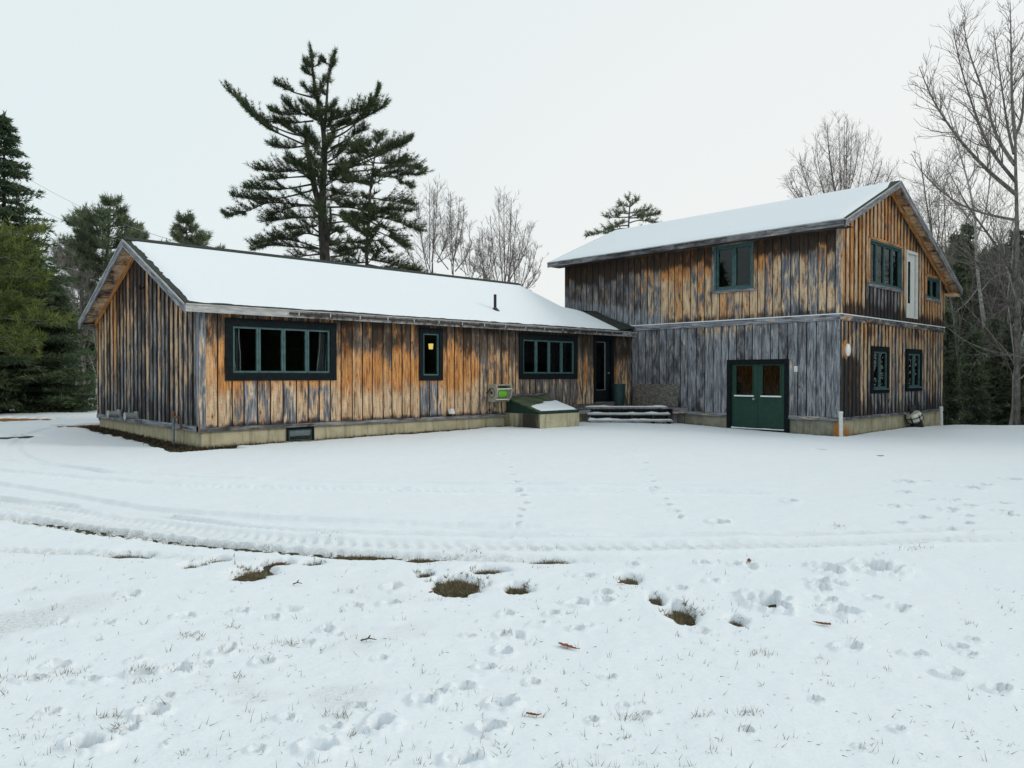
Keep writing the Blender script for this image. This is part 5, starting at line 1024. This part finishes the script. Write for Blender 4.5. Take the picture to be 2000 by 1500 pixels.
# --- big bare trees at the right
D4 = 29.; b = rootz(1986, D4)
def P4(x, y, d=0): return at(x, y, D4+d)
bare_tree(b, 15, 'large bare tree with long limbs sweeping left at the right edge', 61, r0=.13, trunk_pts=[b-[0, 0, .3], P4(1988, 600), P4(1986, 400), P4(1982, 300), P4(1983, 270)], limbs=[
 ([P4(1983,272), P4(1976,200), P4(1975,100), P4(1973,5)], .07, 30), ([P4(1982,268), P4(1996,240), P4(2002,150), P4(2010,60)], .06, 18), ([P4(1980,300), P4(1968,250,.8), P4(1955,160,1.4), P4(1940,60,1.8)], .06, 26), ([P4(1982,322), P4(1945,270,1), P4(1918,170,2), P4(1890,100,2.6), P4(1880,30,3)], .075, 34),
 ([P4(1984,355), P4(1930,290,-1), P4(1900,210,-1.6), P4(1870,110,-2), P4(1862,55,-2.4)], .075, 34), ([P4(1985,380), P4(1930,335), P4(1870,270), P4(1820,195), P4(1795,130)], .08, 36), ([P4(1986,430), P4(1930,420,1.5), P4(1870,400,2.4), P4(1800,340,3), P4(1780,300,3.3)], .06, 26),
 ([P4(1988,620), P4(1955,570,-2), P4(1915,520,-3), P4(1885,485,-3.6), P4(1850,470,-4)], .075, 22), ([P4(1990,560), P4(1960,500,-1.5), P4(1925,450,-2.2), P4(1890,405,-3), P4(1850,330,-3.4)], .07, 24), ([P4(2040,705,-3), P4(1985,696,-4), P4(1930,685,-4.6), P4(1872,662,-5), P4(1852,640,-5.2)], .03, 14)])
D5 = 33.
def P5(x, y, d=0): return at(x, y, D5+d)
b = rootz(1940, D5); bare_tree(b, 12, 'leaning bare tree with a pale kinked trunk in front of the dark spruces', 62, r0=.12, mat='bark_pale', trunk_pts=[b-[0, 0, .3], P5(1935, 740), P5(1926, 660), P5(1912, 560), P5(1906, 500), P5(1905, 430)], limbs=[([P5(1905,432), P5(1895,370), P5(1872,290), P5(1850,210), P5(1832,180)], .05, 26), ([P5(1906,470), P5(1925,420), P5(1935,340), P5(1930,250)], .04, 22), ([P5(1905,445), P5(1880,410), P5(1840,370), P5(1805,330)], .035, 20), ([P5(1912,560), P5(1890,590), P5(1865,610)], .02, 8), ([P5(1915,570), P5(1940,540), P5(1975,530)], .025, 10)])
bt(1892, 36, 205, 'slender bare tree with upright fine twigs close to the right end of the tall roof', 63, r0=.11, spread=.38, kids=(8, 11), fork=.4)
bt(1955, 37, 170, 'slender bare tree with a dense twiggy top left of the large bare tree', 64, r0=.11, spread=.36, kids=(8, 11), fork=.4)
bt(1840, 40, 330, 'thin bare tree whose twigs show just past the far eave of the tall roof', 65, r0=.08, spread=.5, kids=(7, 10), fork=.4)
bt(1868, 39, 260, 'thin bare tree standing behind the pair of pointed dark spruces', 66, r0=.08, spread=.45, kids=(7, 10), fork=.4)
# --- spruces and trunks of the wood at the right
for i, (x, d, y, wp, lb) in enumerate([(1868,35,455,26,'pointed dark spruce nearest the far eave of the tall roof'),(1888,36,440,24,'tallest pointed dark spruce of the pair by the tall roof'),(1915,38,500,34,'dark spruce behind the pale kinked bare trunk'),(1950,39,470,38,'broad dark spruce in the middle of the wood at the right'),(1985,37,440,36,'dark spruce behind the trunk of the large bare tree'),(2020,36,480,40,'dark spruce cut off by the right edge of the picture'),(1850,33,600,22,'low spruce hugging the far corner of the tall building'),(1900,31,640,26,'small spruce at the front of the wood beside the building'),(1940,32,620,30,'small spruce at the front of the wood between pale trunks'),(1980,31.5,640,32,'small spruce at the front of the wood near the right edge')]):
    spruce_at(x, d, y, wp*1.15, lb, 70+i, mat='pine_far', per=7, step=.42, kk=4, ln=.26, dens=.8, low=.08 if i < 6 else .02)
for i in range(34):
    x = 1846+rng.uniform(0, 175); d = rng.uniform(29, 44); b = rootz(x, d); H = rng.uniform(7, 12); pale = i % 3 == 0
    lab = 'pale thin trunk standing among the dark spruces at the right' if pale else 'thin grey trunk standing among the dark spruces at the right'
    bare_tree(b, H, lab, 100+i, r0=rng.uniform(.045, .095), lv=2, spread=.5, mat='bark_pale' if pale else 'bark', name='forest_tree', fork=.25, kids=(9, 15), group='pale thin trunks in the wood' if pale else 'grey thin trunks in the wood')
# trunks seen behind the gable at the left
for i, (x, d, y, lb) in enumerate([(186,40,560,'pale slim trunk right next to the gable wall behind the spruces'),(168,42,470,'grey slim bare tree between the spruces and the gable'),(120,46,400,'hazy bare tree rising behind the short dense spruce'),(95,48,420,'hazy bare tree just right of the tall pointed spruce'),(145,45,520,'slim bare tree half hidden behind the short spruce')]):
    bt(x, d, y, lb, 140+i, r0=.07, spread=.42, kids=(8, 12), fork=.3, mat='bark_pale' if i == 0 else 'bark')
# far woods (one mass) round the back and on the open sides
def woods(name, spots, seed, mat, n):
    rs = np.random.default_rng(seed); a = Acc(); P = []; D = []
    for (x, y, h, r) in spots:
        m = n; t = rs.random(m)**.8; az = rs.uniform(0, 6.28, m); rr = r*(1-t*.8)*np.sqrt(rs.random(m)); P.append(np.stack([x+rr*np.cos(az), y+rr*np.sin(az), float(gz(x, y))+.2+t*h], -1)); D.append(np.stack([np.cos(az), np.sin(az), rs.normal(0, .3, m)], -1))
        a.tube([(x, y, float(gz(x, y))-.3), (x, y, float(gz(x, y))+h*.9)], [.14, .03], 5)
    tufts(a, np.vstack(P), np.vstack(D), .8, .22, 3, rs, .8); return a.build(name, M[mat], None, kind='stuff', label='mass of dark evergreen woods beyond the clearing')
sp = [(*(at(x, 733, d)[:2]), h, 2.4) for x, d, h in zip(rng.uniform(-150, 215, 34), rng.uniform(52, 75, 34), rng.uniform(5, 8.5, 34))]
sp += [(*(at(x, 733, d)[:2]), h, 2.4) for x, d, h in zip(rng.uniform(1838, 2500, 44), rng.uniform(42, 58, 44), rng.uniform(7, 11.5, 44))]
sp += [(*(at(x, 733, d)[:2]), h, 2.6) for x, d, h in zip(np.linspace(250, 1820, 40), rng.uniform(80, 95, 40), rng.uniform(3, 5, 40))]
for k in range(110):  # the clearing is ringed: right of and behind the viewer
    az = math.radians(rng.uniform(-75, 4)); r = rng.uniform(34, 52); sp.append((math.cos(az)*r, math.sin(az)*r, rng.uniform(9, 14), 3.0))
for k in range(26):
    az = math.radians(rng.uniform(100, 200)); r = rng.uniform(34, 50); sp.append((math.cos(az)*r, math.sin(az)*r, rng.uniform(9, 14), 3.0))
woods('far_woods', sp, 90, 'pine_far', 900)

# ------------------------------------------------------------------ things lying on the snow
def leaf(px_, py, L, seed, label, curl=.3):
    rs = np.random.default_rng(seed); x, y = gp(px_, py); z = snow_z(x, y); az = rs.uniform(0, 6.28); n = 15; V = []
    for i in range(n):
        t = i/(n-1); w = .34*math.sin(math.pi*min(1, t*1.02))**.7*(1+.45*math.sin(t*22))*(.4+.6*t) if 0 < i < n-1 else .01
        for s in (-1, -.5, 0, .5, 1):
            u = (t-.5)*L; v = s*w*L*.55; V.append((x+u*math.cos(az)-v*math.sin(az), y+u*math.sin(az)+v*math.cos(az), z+.008+curl*L*(abs(s)**1.5*.35+.5*(t-.5)**2)))
    i = np.arange(n-1)[:, None]*5; j = np.arange(4)[None]; a = Acc(); a.add(V, np.stack([i+j, i+j+1, i+5+j+1, i+5+j], -1).reshape(-1, 4))
    a.tube([(x-.5*L*math.cos(az), y-.5*L*math.sin(az), z+.012+curl*L*.12), (x-.68*L*math.cos(az), y-.68*L*math.sin(az), z+.02)], .0025, 4)
    a.build('leaf', M['leaf'], None, smooth=True, cat='leaf', label=label, group='dry leaves on the snow', loc=(x, y, z))
for q in [(548,1098,.16,1,'curled brown oak leaf beside the grassy wheel rut'),(1108,1275,.13,2,'long rust-brown oak leaf lying alone on the open foreground snow',.15),(1463,1109,.11,3,'dark red-brown leaf standing up next to a footprint'),(1216,1148,.07,4,'tiny red leaf just below the small thawed hole'),(1608,1233,.09,5,'brown leaf at the rim of the large churned footprint'),(838,1156,.09,6,'tan leaf on the lower edge of the biggest grassy hole'),(1040,1418,.06,8,'small brown leaf near the bottom middle of the picture'),(1720,895,.12,9,'dark leaf on the smooth snow in front of the corner with the white pipe')]:
    leaf(*q)
for i, (x, y, L, lb) in enumerate([(252,1172,.16,'short dark twig on the snow left of the round grassy hole'),(572,1153,.07,'bark chip on the snow right of the round grassy hole'),(705,1268,.09,'thin needle-like twig on the foreground snow')]):
    X, Y = gp(x, y); Z = snow_z(X, Y)+.012; a = Acc(); e = np.array([RT[0]*L, RT[1]*L, .0]); a.tube([np.array([X, Y, Z]), np.array([X, Y, Z+.012])+e*.5, np.array([X, Y, Z+.004])+e], [.005, .004, .002], 5); a.tube([np.array([X, Y, Z+.01])+e*.45, np.array([X, Y, Z+.03])+e*.6], [.005, .003], 4); a.build('twig', M['litter'], None, cat='twig', label=lb, group='twigs on the snow', loc=(X, Y, Z))
rs = np.random.default_rng(5); a = Acc()
def scatter(pxs, pys):
    P = np.array([gp(x, y) for x, y in zip(pxs, pys)]); t, _ = snow_depth(P[:, 0], P[:, 1]); return np.stack([P[:, 0], P[:, 1], gz(P[:, 0], P[:, 1])+np.maximum(t, 0)], -1)
xs, ys = [], []
for k in range(620):
    y = 1080+440*rs.random()**.9; x = rs.uniform(-60, 2060)
    if rs.random() < .6:
        x = rs.uniform(-60, 1500)
    m = 1 if rs.random() < .6 else int(rs.integers(2, 6)); xs += list(x+rs.normal(0, 9, m)); ys += list(y+rs.normal(0, 2, m))
for (x, y) in [(130,1328),(60,1340),(350,1322),(270,1330),(215,1412),(375,1258),(285,1322),(660,1420),(235,1438),(170,1470),(450,1285),(1790,1080),(1640,1035),(1480,1290),(640,1050),(1060,1075),(500,1125),(890,1140),(1010,1152),(1330,1205),(1232,1135),(560,1270),(1460,1410),(1230,1420),(930,1085),(870,1090),(700,1085),(520,1078),(400,1068),(250,1052),(120,1030)]:
    xs += list(x+rs.normal(0, 16, 26)); ys += list(y+rs.normal(0, 3, 26))
P = scatter(xs, ys); tufts(a, P-[0, 0, .01], np.tile([.25, -.1, 1.], (len(P), 1)), .045, .0035, 2, rs, .6); a.build('grass_blades', M['stalk'], None, kind='stuff', label='dry grass blades poking through the snow')
a = Acc(); xs = []; ys = []
for e in PATCH: n = int(40+e[2]*e[3]*.9); xs += list(e[0]+e[2]*rs.normal(0, .45, n)); ys += list(e[1]+e[3]*rs.normal(0, .45, n))
P = scatter(xs, ys); tufts(a, P, np.tile([.1, 0, .8], (len(P), 1)), .04, .005, 4, rs, .9); a.build('turf', M['stalk'], None, kind='stuff', label='matted brown turf in the thawed holes')
a = Acc(); n = 900; ys = 800+700*rs.random(n)**.55; xs = rs.uniform(-50, 2050, n); P = scatter(xs, np.maximum(ys, 905)); D = nrm(np.stack([rs.normal(0, 1, n), rs.normal(0, 1, n), rs.normal(0, .06, n)], -1)); tufts(a, P+[0, 0, .006], D, .022, .0032, 1, rs, .1); a.build('needle_litter', M['litter'], None, kind='stuff', label='pine needles and bark specks strewn on the snow')
a = Acc(); n = 900; Yv = rs.uniform(YF-.4, YB+.4, n); Xv = X0-np.abs(rs.normal(0, .22, n))-.03; P = np.stack([Xv, Yv, gz(Xv, Yv)+.012], -1); n2 = 700; Xw = rs.uniform(X0, 15.2, n2); Yw = YF-np.abs(rs.normal(0, .12, n2))-.02; P = np.vstack([P, np.stack([Xw, Yw, gz(Xw, Yw)+.012], -1)]); tufts(a, P, np.tile([0, 0, .35], (len(P), 1))+rs.normal(0, .3, (len(P), 3)), .075, .03, 4, rs, .9); a.build('leaf_litter', M['litter'], None, kind='stuff', label='dead leaves and bark drifted along the foundation')
# overhead cables at the left
for (p, q, lb) in [((60,352,52),(345,472,40),'upper thin cable sloping down past the pine behind the gable'),((60,400,52),(300,482,40),'lower thin cable sloping down past the pine behind the gable')]:
    A_, B_ = at(*p), at(*q); t = np.linspace(0, 1, 20)[:, None]; C = A_+(B_-A_)*t; C[:, 2] -= .35*np.sin(np.pi*t[:, 0]); a = Acc(); a.tube(C, .014, 5); a.build('utility_cable', M['galv'], None, cat='cable', label=lb, group='cables behind the gable', loc=tuple(A_))
# ------------------------------------------------------------------ light
w = bpy.data.worlds.new('World'); SC.world = w; w.use_nodes = True; nt = w.node_tree; nt.nodes.clear()
SUN_AZ = np.array([.68, -.73]); SUN_EL = math.radians(26)
sky = nt.nodes.new('ShaderNodeTexSky'); sky.sky_type = 'NISHITA'; sky.sun_disc = False; sky.sun_elevation = SUN_EL; sky.sun_rotation = math.atan2(SUN_AZ[0], SUN_AZ[1]); sky.dust_density = 3; sky.air_density = 1
tc = nt.nodes.new('ShaderNodeTexCoord'); nz = nt.nodes.new('ShaderNodeTexNoise'); nz.inputs['Scale'].default_value = 1.6; nz.inputs['Detail'].default_value = 3; nt.links.new(tc.outputs['Generated'], nz.inputs['Vector'])
cl = nt.nodes.new('ShaderNodeMix'); cl.data_type = 'RGBA'; nt.links.new(nz.outputs[0], cl.inputs[0]); cl.inputs[6].default_value = (7.85, 8.95, 9.15, 1); cl.inputs[7].default_value = (8.35, 9.15, 9.3, 1)
vd = nt.nodes.new('ShaderNodeVectorMath'); vd.operation = 'DOT_PRODUCT'; nt.links.new(tc.outputs['Generated'], vd.inputs[0]); vd.inputs[1].default_value = (.93, .19, -.32)
mr = nt.nodes.new('ShaderNodeMapRange'); mr.interpolation_type = 'SMOOTHSTEP'; mr.inputs[1].default_value = .25; mr.inputs[2].default_value = .95; nt.links.new(vd.outputs['Value'], mr.inputs[0])
wc_ = nt.nodes.new('ShaderNodeMix'); wc_.data_type = 'RGBA'; nt.links.new(mr.outputs[0], wc_.inputs[0]); nt.links.new(cl.outputs[2], wc_.inputs[6]); wc_.inputs[7].default_value = (9.35, 9.45, 9.3, 1)
mx = nt.nodes.new('ShaderNodeMix'); mx.data_type = 'RGBA'; mx.inputs[0].default_value = .93; nt.links.new(sky.outputs[0], mx.inputs[6]); nt.links.new(wc_.outputs[2], mx.inputs[7])
bg = nt.nodes.new('ShaderNodeBackground'); bg.inputs[1].default_value = .1; nt.links.new(mx.outputs[2], bg.inputs[0]); ow = nt.nodes.new('ShaderNodeOutputWorld'); nt.links.new(bg.outputs[0], ow.inputs[0])
sl_ = bpy.data.lights.new('sun', 'SUN'); sl_.energy = 1.15; sl_.angle = math.radians(14); sl_.color = (1, .93, .83); so = bpy.data.objects.new('sun', sl_); COL.objects.link(so)
sd_ = Vector((SUN_AZ[0]*math.cos(SUN_EL), SUN_AZ[1]*math.cos(SUN_EL), math.sin(SUN_EL))); so.rotation_euler = sd_.to_track_quat('Z', 'Y').to_euler()
vs = SC.view_settings; vs.view_transform = 'Standard'; vs.look = 'None'; vs.exposure = 0; vs.gamma = 1
for o in bpy.data.objects:
    if '_root' in o: del o['_root']
